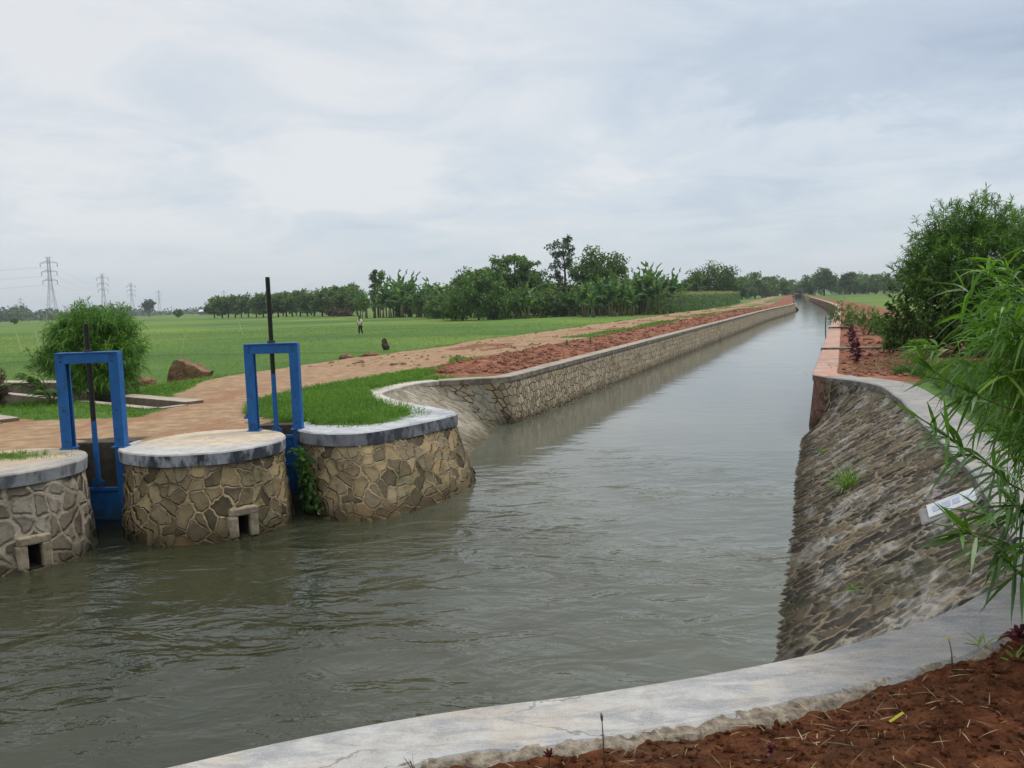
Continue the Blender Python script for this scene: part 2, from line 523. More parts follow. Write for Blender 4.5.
def mat_stone(name, scale, stones, mortar, rand=1.0, edge=(0.02, 0.09), disp=0.05, stretch=(1, 1, 1), wet=True, real=True, warp=0.12, moss=0.0, rot=0.0, lime=0.0, crev=True, soft=False):
    m, t = new_mat(name)
    uv = t.n('ShaderNodeUVMap', uv_map='UVMap').outputs[0]
    pos = t.n('ShaderNodeNewGeometry').outputs['Position']
    wn = t.noise(uv, 2.2, 3, 0.5)
    wv = t.n('ShaderNodeVectorMath', {0: t.n('ShaderNodeVectorMath', {0: wn.outputs['Color'], 1: (0.5, 0.5, 0.5)}, operation='SUBTRACT').outputs[0], 'Scale': warp * 2}, operation='SCALE').outputs[0]
    v = t.n('ShaderNodeVectorMath', {0: uv, 1: wv}, operation='ADD').outputs[0]
    v = t.n('ShaderNodeMapping', {0: v, 2: (0, 0, rot), 3: stretch}).outputs[0]
    vc = t.n('ShaderNodeTexVoronoi', {'Vector': v, 'Scale': scale, 'Randomness': rand}, voronoi_dimensions='2D', feature='F1')
    ve = t.n('ShaderNodeTexVoronoi', {'Vector': v, 'Scale': scale, 'Randomness': rand}, voronoi_dimensions='2D', feature='DISTANCE_TO_EDGE')
    d = ve.outputs['Distance']
    rnd = t.n('ShaderNodeSeparateColor', {0: vc.outputs['Color']})
    n1 = t.noise(pos, 7.0, 6, 0.65).outputs[0]
    n2 = t.noise(pos, 32.0, 5, 0.7).outputs[0]
    n0 = t.noise(pos, 1.1, 4, 0.6).outputs[0]
    rough_d = t.math('ADD', d, t.math('MULTIPLY', t.math('SUBTRACT', n1, 0.5), 0.07))
    rough_d = t.math('ADD', rough_d, t.math('MULTIPLY', t.math('SUBTRACT', t.noise(pos, 2.3, 4, 0.6).outputs[0], 0.5), 0.16))
    body = t.step(rough_d, edge[0], edge[1])
    col = t.ramp(rnd.outputs[0], [(i / (len(stones) - 1), c) for i, c in enumerate(stones)])
    shade = t.ramp(n1, [(0.25, (0.55, 0.54, 0.52)), (0.5, (0.95, 0.95, 0.95)), (0.8, (1.3, 1.25, 1.15))])
    col = t.mix(1.0, col, shade, 'MULTIPLY')
    mcol = t.mix(t.step(n0, 0.35, 0.65), mortar, tuple(c * 0.55 for c in mortar))
    mcol = t.mix(0.7, mcol, t.ramp(n2, [(0.3, (0.5, 0.5, 0.5)), (0.7, (1.1, 1.1, 1.1))]), 'MULTIPLY')
    col = t.mix(body, mcol, col)
    # dirt packed in the joints
    col = t.mix(t.math('MULTIPLY', t.step(rough_d, edge[0] + 0.035, edge[0] - 0.01), 0.55), col, tuple(c * 0.3 for c in mortar)) if crev else col
    if moss:
        mm = t.math('MULTIPLY', t.step(n0, 0.5, 0.66), moss)
        col = t.mix(mm, col, t.ramp(n2, [(0.3, (0.03, 0.035, 0.012)), (0.7, (0.09, 0.10, 0.035))]))
    if lime:
        lm = t.math('MULTIPLY', t.step(t.noise(pos, 1.3, 7, 0.7).outputs[0], 0.51, 0.60), lime)
        col = t.mix(lm, col, t.ramp(n1, [(0.3, (0.20, 0.19, 0.175)), (0.7, (0.46, 0.445, 0.41))]))
    if wet:
        zz = t.n('ShaderNodeSeparateXYZ', {0: pos}).outputs[2]
        zz = t.math('ADD', zz, t.math('MULTIPLY', t.math('SUBTRACT', n0, 0.5), 0.35))
        wt = t.step(zz, WATER + 0.34, WATER + 0.02)
        col = t.mix(wt, col, t.mix(1.0, col, (0.42, 0.40, 0.33), 'MULTIPLY'))
    h = t.math('ADD', t.math('MULTIPLY', t.step(rough_d, edge[0] * 0.5, edge[1] * 1.5), 0.5), t.math('ADD', t.math('MULTIPLY', rnd.outputs[1], 0.28), t.math('ADD', t.math('MULTIPLY', n1, 0.35), t.math('MULTIPLY', n2, 0.14))))
    if soft:
        h = t.math('ADD', t.math('MULTIPLY', t.step(rough_d, 0.0, 0.24), 0.6), t.math('ADD', t.math('MULTIPLY', rnd.outputs[1], 0.25), t.math('MULTIPLY', n1, 0.25)))
    if real:
        m.displacement_method = 'BOTH'
        dn = t.n('ShaderNodeDisplacement', {'Height': h, 'Midlevel': 0.5, 'Scale': disp}).outputs[0]
        finish(t, principled(t, col, 0.85, None, 0.25), dn)
    else:
        finish(t, principled(t, col, 0.85, bump(t, h, 1.0, disp), 0.25))
    return m


def mat_concrete(name, top, side=None, stain=(0.06, 0.065, 0.075), stain_lo=0.42, dust=None, warm=0.0, mott=False):
    m, t = new_mat(name)
    geo = t.n('ShaderNodeNewGeometry')
    pos = geo.outputs['Position']
    nz = t.n('ShaderNodeSeparateXYZ', {0: geo.outputs['True Normal']}).outputs[2]
    n0 = t.noise(pos, 0.9, 5, 0.6).outputs[0]
    n1 = t.noise(pos, 5.0, 7, 0.68, 0.4).outputs[0]
    n2 = t.noise(pos, 40.0, 5, 0.7).outputs[0]
    stre = t.noise(t.n('ShaderNodeMapping', {0: pos, 3: (3.6, 3.6, 1.8)}).outputs[0], 1.0, 5, 0.65).outputs[0]
    tone = t.ramp(n1, [(0.25, (0.62, 0.62, 0.62)), (0.5, (0.95, 0.95, 0.95)), (0.75, (1.22, 1.2, 1.16))])
    c = t.mix(1.0, top, tone, 'MULTIPLY')
    c = t.mix(t.math('MULTIPLY', t.step(n0, 0.48, 0.66), 0.55), c, (0.18, 0.18, 0.185))
    if warm:
        c = t.mix(t.math('MULTIPLY', t.step(t.noise(pos, 1.7, 5, 0.6).outputs[0], 0.46, 0.62), warm), c, (0.44, 0.37, 0.29))
    if mott:
        na = t.noise(t.n('ShaderNodeMapping', {0: pos, 2: (0, 0, R(-14)), 3: (3.5, 11.0, 3.0)}).outputs[0], 1.0, 7, 0.7, 0.6).outputs[0]
        c = t.mix(t.math('MULTIPLY', t.step(na, 0.46, 0.62), 0.5), c, (0.19, 0.19, 0.2))
        c = t.mix(t.math('MULTIPLY', t.step(na, 0.46, 0.32), 0.5), c, (0.52, 0.49, 0.44))
        xx = t.n('ShaderNodeSeparateXYZ', {0: pos}).outputs[0]
        old = 0.0 if stain_lo == 0.43 else t.step(t.math('ADD', xx, t.math('MULTIPLY', t.math('SUBTRACT', n0, 0.5), 2.0)), 0.6, 2.2)
        c = c if old == 0.0 else t.mix(t.math('MULTIPLY', old, 0.6), c, t.ramp(na, [(0.3, (0.24, 0.235, 0.23)), (0.7, (0.115, 0.118, 0.125))]))
    c = t.mix(t.math('MULTIPLY', t.step(n2, 0.56, 0.72), 0.35), c, (0.12, 0.11, 0.1))
    if dust is not None:
        dm = t.step(t.math('ADD', t.n('ShaderNodeAttribute', attribute_name='dust').outputs['Fac'], t.math('MULTIPLY', t.math('SUBTRACT', n1, 0.5), 0.7)), 0.4, 0.65)
        c = t.mix(dm, c, t.mix(1.0, dust, t.ramp(n1, [(0.3, (0.75, 0.72, 0.68)), (0.7, (1.2, 1.2, 1.2))]), 'MULTIPLY'))
    c = t.mix(t.math('MULTIPLY', t.step(t.noise(pos, 120.0, 3, 0.7).outputs[0], 0.5, 0.68), 0.3), c, tuple(min(1.0, q * 1.6) for q in top))
    if mott:
        ve = t.n('ShaderNodeTexVoronoi', {'Vector': t.n('ShaderNodeVectorMath', {0: pos, 1: t.n('ShaderNodeVectorMath', {0: t.noise(pos, 3.0, 5, 0.6).outputs['Color'], 'Scale': 0.5}, operation='SCALE').outputs[0]}, operation='ADD').outputs[0], 'Scale': 0.75}, feature='DISTANCE_TO_EDGE').outputs['Distance']
        crk = t.math('MULTIPLY', t.step(ve, 0.011, 0.002), t.step(t.noise(pos, 0.8, 2, 0.5).outputs[0], 0.46, 0.54))
        c = t.mix(t.math('MULTIPLY', crk, 0.45), c, (0.05, 0.045, 0.04))
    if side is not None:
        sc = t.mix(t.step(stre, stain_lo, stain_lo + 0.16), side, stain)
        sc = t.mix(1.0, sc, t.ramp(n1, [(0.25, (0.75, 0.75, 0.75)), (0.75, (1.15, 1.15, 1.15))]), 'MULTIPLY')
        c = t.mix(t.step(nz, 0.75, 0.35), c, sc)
    h = t.math('ADD', t.math('MULTIPLY', n1, 0.7), t.math('MULTIPLY', n2, 0.3))
    finish(t, principled(t, c, 0.88, bump(t, h, 0.6, 0.03), 0.25))
    return m


def mat_plain(name, c1, c2, scale=6.0, rough=0.8, strength=0.4, dist=0.02, spec=0.3, metallic=0.0):
    m, t = new_mat(name)
    pos = t.n('ShaderNodeTexCoord').outputs['Object']
    n = t.noise(pos, scale, 6, 0.65).outputs[0]
    c = t.ramp(n, [(0.3, c1), (0.7, c2)])
    finish(t, principled(t, c, rough, bump(t, n, strength, dist), spec, Metallic=metallic))
    return m


def mat_leaf(name, dark, light, trans=0.3, rough=0.5, third=None, spec=0.35):
    m, t = new_mat(name)
    var = t.n('ShaderNodeAttribute', attribute_name='var').outputs['Fac']
    stops = [(0.0, dark), (0.75, light)] + ([(1.0, third)] if third else [])
    c = t.ramp(var, stops)
    p = principled(t, c, rough, None, spec)
    tr = t.n('ShaderNodeBsdfTranslucent', {'Color': t.mix(1.0, c, (1.35, 1.5, 0.7), 'MULTIPLY')})
    finish(t, t.n('ShaderNodeMixShader', {0: trans, 1: p, 2: tr}))
    return m


def mat_water():
    m, t = new_mat('canal_water')
    pos = t.n('ShaderNodeNewGeometry').outputs['Position']
    rip = t.n('ShaderNodeMapping', {0: pos, 2: (0, 0, R(12)), 3: (0.95, 1.6, 1.0)}).outputs[0]
    a = t.noise(rip, 1.15, 3, 0.5, 0.8).outputs[0]
    b = t.noise(rip, 4.2, 3, 0.55, 0.5).outputs[0]
    c = t.noise(t.n('ShaderNodeMapping', {0: pos, 3: (1.0, 1.0, 1.0)}).outputs[0], 14.0, 2, 0.5).outputs[0]
    sp = t.n('ShaderNodeSeparateXYZ', {0: pos})
    # the gates stir the basin: rougher near them, smoother up the canal
    dist = t.n('ShaderNodeVectorMath', {0: pos, 1: (-3.2, 8.0, WATER)}, operation='DISTANCE').outputs['Value']
    calm = t.math('ADD', t.math('MULTIPLY', t.step(dist, 13.0, 3.5), 0.94), 0.06)
    patch = t.math('ADD', t.math('MULTIPLY', t.step(t.noise(pos, 0.33, 3, 0.5).outputs[0], 0.38, 0.62), 0.7), 0.3)
    h = t.math('ADD', t.math('MULTIPLY', a, 0.125), t.math('ADD', t.math('MULTIPLY', b, 0.024), t.math('MULTIPLY', c, 0.004)))
    h = t.math('MULTIPLY', t.math('MULTIPLY', h, calm), patch)
    nrm = t.n('ShaderNodeBump', {'Height': h, 'Strength': 1.0, 'Distance': 1.0}).outputs[0]
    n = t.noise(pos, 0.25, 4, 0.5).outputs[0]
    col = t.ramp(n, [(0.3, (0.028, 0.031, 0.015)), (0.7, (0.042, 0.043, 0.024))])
    # paler grey-green to the right and up the canal, darker green at left
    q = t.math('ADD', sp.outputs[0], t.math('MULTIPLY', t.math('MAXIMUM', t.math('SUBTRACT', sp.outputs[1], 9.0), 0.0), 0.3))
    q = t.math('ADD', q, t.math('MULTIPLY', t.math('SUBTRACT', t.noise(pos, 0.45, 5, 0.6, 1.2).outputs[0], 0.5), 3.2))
    pale_mix = t.step(q, -2.4, 2.8)
    col = t.mix(pale_mix, col, t.ramp(n, [(0.3, (0.092, 0.096, 0.072)), (0.7, (0.115, 0.116, 0.086))]))
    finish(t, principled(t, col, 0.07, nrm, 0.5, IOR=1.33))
    return m


M_GROUND = mat_ground()
M_PIER = mat_stone('pier_stone', 4.9, [(0.065, 0.048, 0.029), (0.19, 0.145, 0.083), (0.33, 0.235, 0.12), (0.22, 0.178, 0.115), (0.40, 0.295, 0.155), (0.09, 0.068, 0.043), (0.31, 0.245, 0.145), (0.14, 0.11, 0.066)],
                   (0.46, 0.355, 0.21), disp=0.06, moss=0.5, edge=(0.012, 0.085), warp=0.2, crev=False)
M_PIER_GREY = mat_stone('pale_pier_stone', 4.3, [(0.10, 0.078, 0.055), (0.24, 0.205, 0.155), (0.15, 0.12, 0.085), (0.27, 0.24, 0.19), (0.19, 0.16, 0.12)],
                        (0.42, 0.355, 0.26), disp=0.055, crev=False, moss=0.3, edge=(0.07, 0.15), warp=0.18)
M_SLOPE = mat_stone('mossy_slope_stone', 4.3, [(0.018, 0.015, 0.013), (0.050, 0.041, 0.031), (0.12, 0.092, 0.060), (0.028, 0.024, 0.021), (0.17, 0.135, 0.09), (0.060, 0.047, 0.034), (0.035, 0.032, 0.030)],
                    (0.27, 0.215, 0.14), soft=True, disp=0.06, stretch=(1.3, 0.7, 1), moss=0.35, lime=0.55, edge=(0.012, 0.085), warp=0.16, crev=False)
M_BAY = mat_stone('bay_slope_stone', 4.2, [(0.20, 0.165, 0.115), (0.30, 0.26, 0.19), (0.36, 0.32, 0.25), (0.24, 0.21, 0.16)],
                  (0.42, 0.37, 0.28), disp=0.04, stretch=(1.3, 0.75, 1))
M_WALL = mat_stone('canal_wall_stone', 4.7, [(0.22, 0.165, 0.10), (0.36, 0.295, 0.195), (0.44, 0.375, 0.26), (0.27, 0.225, 0.16), (0.41, 0.315, 0.19)],
                   (0.17, 0.135, 0.09), rand=0.75, disp=0.06, real=False, edge=(0.02, 0.07), warp=0.05, stretch=(1.15, 1.0, 1))
M_BRICKWALL = mat_stone('red_wall_stone', 4.5, [(0.13, 0.06, 0.045), (0.2, 0.1, 0.075), (0.15, 0.09, 0.07)], (0.2, 0.15, 0.12), rand=0.8, disp=0.04, real=False)
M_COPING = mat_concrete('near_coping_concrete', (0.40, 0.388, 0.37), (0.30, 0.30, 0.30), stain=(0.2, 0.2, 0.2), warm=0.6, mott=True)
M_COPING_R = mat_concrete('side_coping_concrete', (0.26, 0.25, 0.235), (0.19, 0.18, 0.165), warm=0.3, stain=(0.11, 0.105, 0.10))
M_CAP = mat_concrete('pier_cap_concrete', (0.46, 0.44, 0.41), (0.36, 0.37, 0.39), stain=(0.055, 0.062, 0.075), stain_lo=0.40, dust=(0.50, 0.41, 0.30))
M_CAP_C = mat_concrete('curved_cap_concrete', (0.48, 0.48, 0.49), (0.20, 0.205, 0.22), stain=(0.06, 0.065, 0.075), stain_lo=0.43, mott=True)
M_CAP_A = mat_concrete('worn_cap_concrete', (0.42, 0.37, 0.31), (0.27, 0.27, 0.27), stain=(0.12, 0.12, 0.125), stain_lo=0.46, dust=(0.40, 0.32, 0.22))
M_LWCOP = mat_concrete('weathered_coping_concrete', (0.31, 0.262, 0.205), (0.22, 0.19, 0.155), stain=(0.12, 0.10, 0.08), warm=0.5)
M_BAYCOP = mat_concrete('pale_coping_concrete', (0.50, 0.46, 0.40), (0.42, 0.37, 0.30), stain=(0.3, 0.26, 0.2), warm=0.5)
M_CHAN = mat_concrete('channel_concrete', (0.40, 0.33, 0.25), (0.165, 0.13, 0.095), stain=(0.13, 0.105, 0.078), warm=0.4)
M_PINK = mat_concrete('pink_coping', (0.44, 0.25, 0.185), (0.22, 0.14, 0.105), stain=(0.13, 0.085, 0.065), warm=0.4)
M_MORTAR = mat_plain('mortar', (0.28, 0.225, 0.15), (0.50, 0.43, 0.33), 14, 0.9, 0.8, 0.03)
M_SURR = mat_plain('surround_mortar', (0.15, 0.115, 0.07), (0.40, 0.335, 0.235), 9, 0.9, 0.9, 0.03)
M_ROUGH = mat_plain('rough_mortar', (0.085, 0.062, 0.04), (0.40, 0.34, 0.26), 19, 0.95, 1.0, 0.03)
M_DARK = mat_plain('dark_stone', (0.035, 0.03, 0.022), (0.085, 0.07, 0.05), 5, 0.9, 0.8, 0.05)
M_WATER = mat_water()

# ------------------------------------------------------------------ terrain
def geo_steps(a, step, ratio, end):
    out = [a]
    while (out[-1] < end) if step > 0 else (out[-1] > end):
        out.append(out[-1] + step)
        step *= ratio
    return out


EXT = 3500.0
us = np.array(sorted(set(np.round(np.concatenate([np.arange(-27, 8.01, 0.14), geo_steps(-27, -0.2, 1.10, -EXT)[1:], geo_steps(8, 0.2, 1.10, EXT)[1:]]), 4))))
ss = np.array(sorted(set(np.round(np.concatenate([np.arange(-4, 32.01, 0.14), geo_steps(-4, -0.3, 1.3, -EXT)[1:], geo_steps(32, 0.15, 1.035, EXT)[1:]]), 4))))
us, ss = np.clip(us, -EXT, EXT), np.clip(ss, -EXT, EXT)
SS, UU = np.meshgrid(ss, us, indexing='ij')
GX, GY = su(np.clip(SS, -EXT, EXT), UU)
GX, GY = GX.ravel(), GY.ravel()
inside = in_poly(GX, GY, W_POLY)
GZ = np.where(inside, -2.4, ground_h(GX, GY))
zr, zd, zi = zones(GX, GY)
nu = len(us)
ii, jj = np.meshgrid(np.arange(len(ss) - 1), np.arange(nu - 1), indexing='ij')
a0 = (ii * nu + jj).ravel()
GF = np.stack([a0, a0 + nu, a0 + nu + 1, a0 + 1], 1)
zone_f = np.stack([(np.full_like(zr, 0.5)), zr, zd, zi], 1)[GF].mean(1).argmax(1)
GV = np.stack([GX, GY, GZ], 1)
ZC = np.stack([zr, zd, zi, np.ones_like(zr)], 1)
for k, nm in enumerate(('ground', 'red_soil', 'dirt_road', 'rice_field')):
    fs = GF[zone_f == k]
    used, inv = np.unique(fs, return_inverse=True)
    me = np_mesh(nm, GV[used], inv.reshape(fs.shape), attrs={'zone': ZC[used]})
    tag(link(nm, me, M_GROUND), kind='structure')

# water : one sheet following the canal
ws = np.concatenate([np.arange(-14, 120, 2.0), np.arange(120, S_END + 1, 4.0)])
wu_l = np.where(ws < 23, -24.0, LW_U - 0.25 + narrow(ws))
wu_r = np.where(ws < 22, 8.0, RW_U + 0.25)
N = 13
WV = []
for s_, l_, r_ in zip(ws, wu_l, wu_r):
    x, y = su(np.full(N, s_), np.linspace(l_, r_, N))
    WV.append(np.stack([x, y, np.full(N, WATER)], 1))
WV = np.concatenate(WV)
ii, jj = np.meshgrid(np.arange(len(ws) - 1), np.arange(N - 1), indexing='ij')
a0 = (ii * N + jj).ravel()
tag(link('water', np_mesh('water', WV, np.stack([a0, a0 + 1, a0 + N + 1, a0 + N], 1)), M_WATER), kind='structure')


# ------------------------------------------------------------------ masonry builders
def loft(name, top, toe, mat, parent=None, z_top=-0.05, z_toe=WATER, z_bot=-2.0, step=0.03, vstep=0.03, closed=False, hole=None):
    """battered stone face between a top path and a toe path (the toe is at the water line)"""
    n = len(top)
    P = np.concatenate([np.asarray(top, float), np.asarray(toe, float)], 1)
    Q = catmull(P, step)
    T, B = Q[:, :2], Q[:, 2:]
    ext = (z_bot - z_toe) / (z_toe - z_top)
    Bb = B + (B - T) * ext
    m = max(2, int((z_top - z_bot) * 1.15 / vstep))
    vv = np.linspace(0, 1, m)
    arc = np.concatenate([[0], np.cumsum(np.linalg.norm(np.diff((T + B) / 2, axis=0), axis=1))])
    slope = np.sqrt((z_top - z_bot) ** 2 + np.linalg.norm(Bb - T, axis=1) ** 2)
    X = T[:, None, 0] * (1 - vv) + Bb[:, None, 0] * vv
    Y = T[:, None, 1] * (1 - vv) + Bb[:, None, 1] * vv
    Z = np.broadcast_to(z_top * (1 - vv) + z_bot * vv, X.shape)
    V = np.stack([X, Y, Z], -1).reshape(-1, 3)
    uv = np.stack([np.broadcast_to(arc[:, None], X.shape), -slope[:, None] * vv[None, :]], -1).reshape(-1, 2)
    k = len(T)
    ii, jj = np.meshgrid(np.arange(k - 1), np.arange(m - 1), indexing='ij')
    a = (ii * m + jj).ravel()
    F = np.stack([a, a + m, a + m + 1, a + 1], 1)
    if hole is not None:
        c = V[F].mean(1)
        F = F[~hole(c)]
    # outward normals : the faces must look to the toe side
    nrm = np.cross(V[F[0, 1]] - V[F[0, 0]], V[F[0, 3]] - V[F[0, 0]])
    out = np.append((B - T)[0], 0.2)
    if nrm @ out < 0:
        F = F[:, ::-1]
    return link(name, np_mesh(name, V, F, uv=uv), mat, parent)


def ribbon(name, path, left, right, z0, z1, mat, parent=None, step=0.12, bev=0.02, wob=0.006, seed=0, ragged=0.0):
    """a slab of concrete that follows a path: left/right are offsets from the path"""
    Q = catmull(path, step)
    d = np.gradient(Q, axis=0)
    d /= np.linalg.norm(d, axis=1)[:, None] + 1e-9
    nrm = np.stack([-d[:, 1], d[:, 0]], 1)
    k = len(Q)
    prof = [(left, z0), (left, z1 - bev), (left - bev * np.sign(left - right), z1), ((left * 2 + right) / 3, z1 + 0.002), ((left + right * 2) / 3, z1 + 0.002), (right + bev * np.sign(left - right), z1), (right, z1 - bev), (right, z0)]
    m = len(prof)
    V = np.zeros((k, m, 3))
    for j, (o, zz) in enumerate(prof):
        o_ = np.full(k, o, float)
        nz = fbm(Q[:, 0], Q[:, 1], 1.9, 3, seed + j)
        if ragged and j in (0, 1, 2):
            nb = fbm(Q[:, 0], Q[:, 1], 2.6, 4, seed + 50)
            o_ = o_ + ragged * nb * np.sign(left - right)
        V[:, j, 0] = Q[:, 0] + nrm[:, 0] * (o_ + wob * nz)
        V[:, j, 1] = Q[:, 1] + nrm[:, 1] * (o_ + wob * nz)
        V[:, j, 2] = zz + wob * 0.7 * fbm(Q[:, 0] + j, Q[:, 1], 1.3, 3, seed + 9)
    V = V.reshape(-1, 3)
    ii, jj = np.meshgrid(np.arange(k - 1), np.arange(m), indexing='ij')
    a, b = (ii * m + jj).ravel(), (ii * m + (jj + 1) % m).ravel()
    F = np.stack([a, b, b + m, a + m], 1)
    me = np_mesh(name, V, F, smooth=False)
    bm = bmesh.new()
    bm.from_mesh(me)
    bm.verts.ensure_lookup_table()
    bm.faces.new([bm.verts[j] for j in range(m)])
    bm.faces.new([bm.verts[(k - 1) * m + j] for j in reversed(range(m))])
    bmesh.ops.recalc_face_normals(bm, faces=bm.faces)
    bm.to_mesh(me)
    bm.free()
    return link(name, me, mat, parent)


def drum(center, r, mat_s, mat_cap, label, drains, dust_dir, seed):
    root = empty('stone_pier', (center[0], center[1], 0), label, 'pier')
    ang = np.linspace(R(-215), R(75), 60)
    top = [(r * 0.985 * math.cos(a), r * 0.985 * math.sin(a)) for a in ang]
    tdir = Vector((-center[0], -center[1])).normalized() * 0.20
    toe = [((r + 0.07) * math.cos(a) + tdir.x, (r + 0.07) * math.sin(a) + tdir.y) for a in ang]

    def hole(c):
        k = np.zeros(len(c), bool)
        for a, zc, w_, h_ in drains:
            da = (np.arctan2(c[:, 1], c[:, 0]) - a + math.pi) % (2 * math.pi) - math.pi
            k |= (np.abs(da) * (r + 0.2) < w_ / 2 + 0.01) & (np.abs(c[:, 2] - zc) < h_ / 2 + 0.01)
        return k
    loft('masonry', top, toe, mat_s, root, z_top=-0.12, step=0.028, vstep=0.028, hole=hole)
    for a, zc, w_, h_ in drains:
        frac = (-0.12 - zc) / 1.08
        c, s_ = math.cos(a), math.sin(a)
        rr = r * 0.985 + (r + 0.07 + tdir.x * c + tdir.y * s_ - r * 0.985) * frac
        rot = Matrix.Rotation(a, 3, 'Z')
        mb = MB()
        for (ty, tz, sy, sz) in ((-(w_ / 2 + 0.055), 0.0, 0.13, h_), (w_ / 2 + 0.06, 0.0, 0.12, h_ + 0.02), (0.01, h_ / 2 + 0.05, w_ + 0.22, 0.11)):
            mb.box(((rr - 0.022) * c - ty * s_, (rr - 0.022) * s_ + ty * c, zc + tz), (0.10, sy, sz), rot)
        mb.build('drain_surround', M_SURR, root, bevel=0.03, seg=3)
        mb = MB()
        for ty, tz, sy, sz in ((-(w_ / 2 + 0.02), 0, 0.04, h_), (w_ / 2 + 0.02, 0, 0.04, h_), (0, h_ / 2 + 0.02, w_ + 0.08, 0.04), (0, -h_ / 2 - 0.02, w_ + 0.08, 0.04)):
            mb.box(((rr - 0.34) * c - ty * s_, (rr - 0.34) * s_ + ty * c, zc + tz), (0.55, sy, sz), rot)
        mb.box(((rr - 0.6) * c, (rr - 0.6) * s_, zc), (0.04, w_, h_), rot)
        mb.build('drain_hole', M_DARK, root)
    # cap : a thick concrete disc with a rounded lip
    rings = [(r - 0.06, -0.175), (r + 0.03, -0.175), (r + 0.045, -0.02), (r + 0.03, 0.0), (r * 0.8, 0.006), (r * 0.55, 0.010), (r * 0.28, 0.013), (0.02, 0.014)]
    K = 96
    V, dust = [], []
    for rr, zz in rings:
        for k in range(K):
            t = 2 * math.pi * k / K
            q = rr * (1 + 0.012 * math.sin(3 * t + seed) + 0.008 * math.sin(7 * t + 2 * seed))
            x, y = q * math.cos(t), q * math.sin(t)
            V.append((x, y, zz + 0.006 * mnoise.noise((x * 2 + seed, y * 2, 0))))
            dust.append(0.72 + 0.45 * (x * dust_dir[0] + y * dust_dir[1]) / r - max(0.0, (rr / r - 0.72)) * 1.1 if zz > -0.01 else 0.0)
    F = []
    for i in range(len(rings) - 1):
        for k in range(K):
            k2 = (k + 1) % K
            F.append((i * K + k, i * K + k2, (i + 1) * K + k2, (i + 1) * K + k))
    link('cap', np_mesh('cap', V, F, attrs={'dust': dust}, smooth=False), mat_cap, root)
    return root


drum(A_C, PR, M_PIER_GREY, M_CAP_A, 'pale mortared stone pier at the left edge of the photo, with grass on its cap', [(R(-42), -1.03, 0.17, 0.30)], (-0.5, 0.6), 1)
drum(B_C, PR, M_PIER, M_CAP, 'round stone pier standing between the two blue sluice gates', [(R(-52), -1.03, 0.17, 0.30)], (0.1, 0.95), 4)

# third pier : the long curved one with the grass island behind its coping
pc = empty('stone_pier', (0, 0, 0), 'long curved stone pier with grass behind its coping, right of the taller gate spindle', 'pier')
loft('masonry', C_TOP, C_TOE, M_PIER, pc, z_top=-0.12, step=0.028, vstep=0.028)
ribbon('coping', [(-3.48, 14.35)] + C_TOP[1:] + [(-2.2, 17.0)], 0.75, -0.045, -0.185, 0.015, M_CAP_C, pc, seed=2, ragged=0.05)

# left bay slope
bay = empty('stone_slope', (0, 0, 0), 'pale fan shaped stone slope between the curved pier and the left canal wall', 'stone slope')
loft('masonry', BAY_TOP, BAY_TOE, M_BAY, bay, z_top=-0.06, step=0.035, vstep=0.035)
ribbon('coping', BAY_TOP[1:7], 0.42, -0.03, -0.09, 0.02, M_BAYCOP, bay, seed=5, ragged=0.05)

# left canal wall
lw_s = list(np.arange(LW_S0 + 3, 60, 3)) + list(np.arange(60, LW_S1 + 1, 8))
lw_top = [(-1.79, 21.3), (-0.83, 21.5), (-0.07, 21.9)] + [tuple(map(float, su(s, LW_U + narrow(s)))) for s in lw_s]
lw_toe = [(-0.55, 21.4), (-0.2, 21.85), (0.14, 22.1)] + [tuple(map(float, su(s, LW_U + 0.16 + narrow(s)))) for s in lw_s]
lw = empty('canal_wall', (0, 0, 0), 'long stone canal wall with grey coping along the left bank', 'canal wall')
loft('masonry', lw_top, lw_toe, M_WALL, lw, z_top=-0.08, step=0.3, vstep=0.25)
ribbon('coping', lw_top, 0.38, -0.04, -0.11, 0.025, M_LWCOP, lw, step=0.4, seed=7)
# ragged earth and rubble bank that carries on beyond the wall's end
lw2_s = list(np.arange(LW_S1, S_END, 10))
lf = empty('canal_wall', (0, 0, 0), 'low far stretch of left canal wall, unfinished, near the far sluice', 'canal wall')
loft('masonry', [tuple(map(float, su(s, LW_U - 0.05 + narrow(s)))) for s in lw2_s], [tuple(map(float, su(s, LW_U + 0.6 + narrow(s)))) for s in lw2_s], M_WALL, lf, z_top=-0.3, step=1.0, vstep=0.3)

# right canal wall with its pink coping
rw_s = list(np.arange(RW_S0 + 0.6, 60, 3)) + list(np.arange(60, RW_S1 + 1, 8))
rw_top = [tuple(map(float, su(s, RW_U))) for s in rw_s]
rw_toe = [tuple(map(float, su(s, RW_U - 0.12))) for s in rw_s]
rw = empty('canal_wall', (0, 0, 0), 'right canal wall topped with a pink coping beside red soil', 'canal wall')
loft('masonry', [(6.95, 19.05)] + rw_top, [(6.9, 19.25)] + rw_toe, M_BRICKWALL, rw, z_top=-0.08, step=0.3, vstep=0.25)
ribbon('coping', [(6.93, 19.05)] + rw_top, -0.5, 0.04, -0.13, 0.02, M_PINK, rw, step=0.4, seed=8)
for s_, ln, c_ in ((29.5, 1.9, 'nearer'), (46.2, 0.9, 'farther')):
    o = MB().box((0, 0, 0), (ln, 0.22, 0.16), Matrix.Rotation(-0.365, 3, 'Z'))
    x, y = su(s_, RW_U - 0.06 + ln / 2)
    bo = o.build('cross_beam', M_LWCOP, None, bevel=0.015)
    bo.location = (float(x), float(y), 0.01)
    tag(bo, ('longer' if ln > 1 else 'shorter') + ' concrete cross beam over the pink coping, the ' + c_ + ' of the two', 'beam')

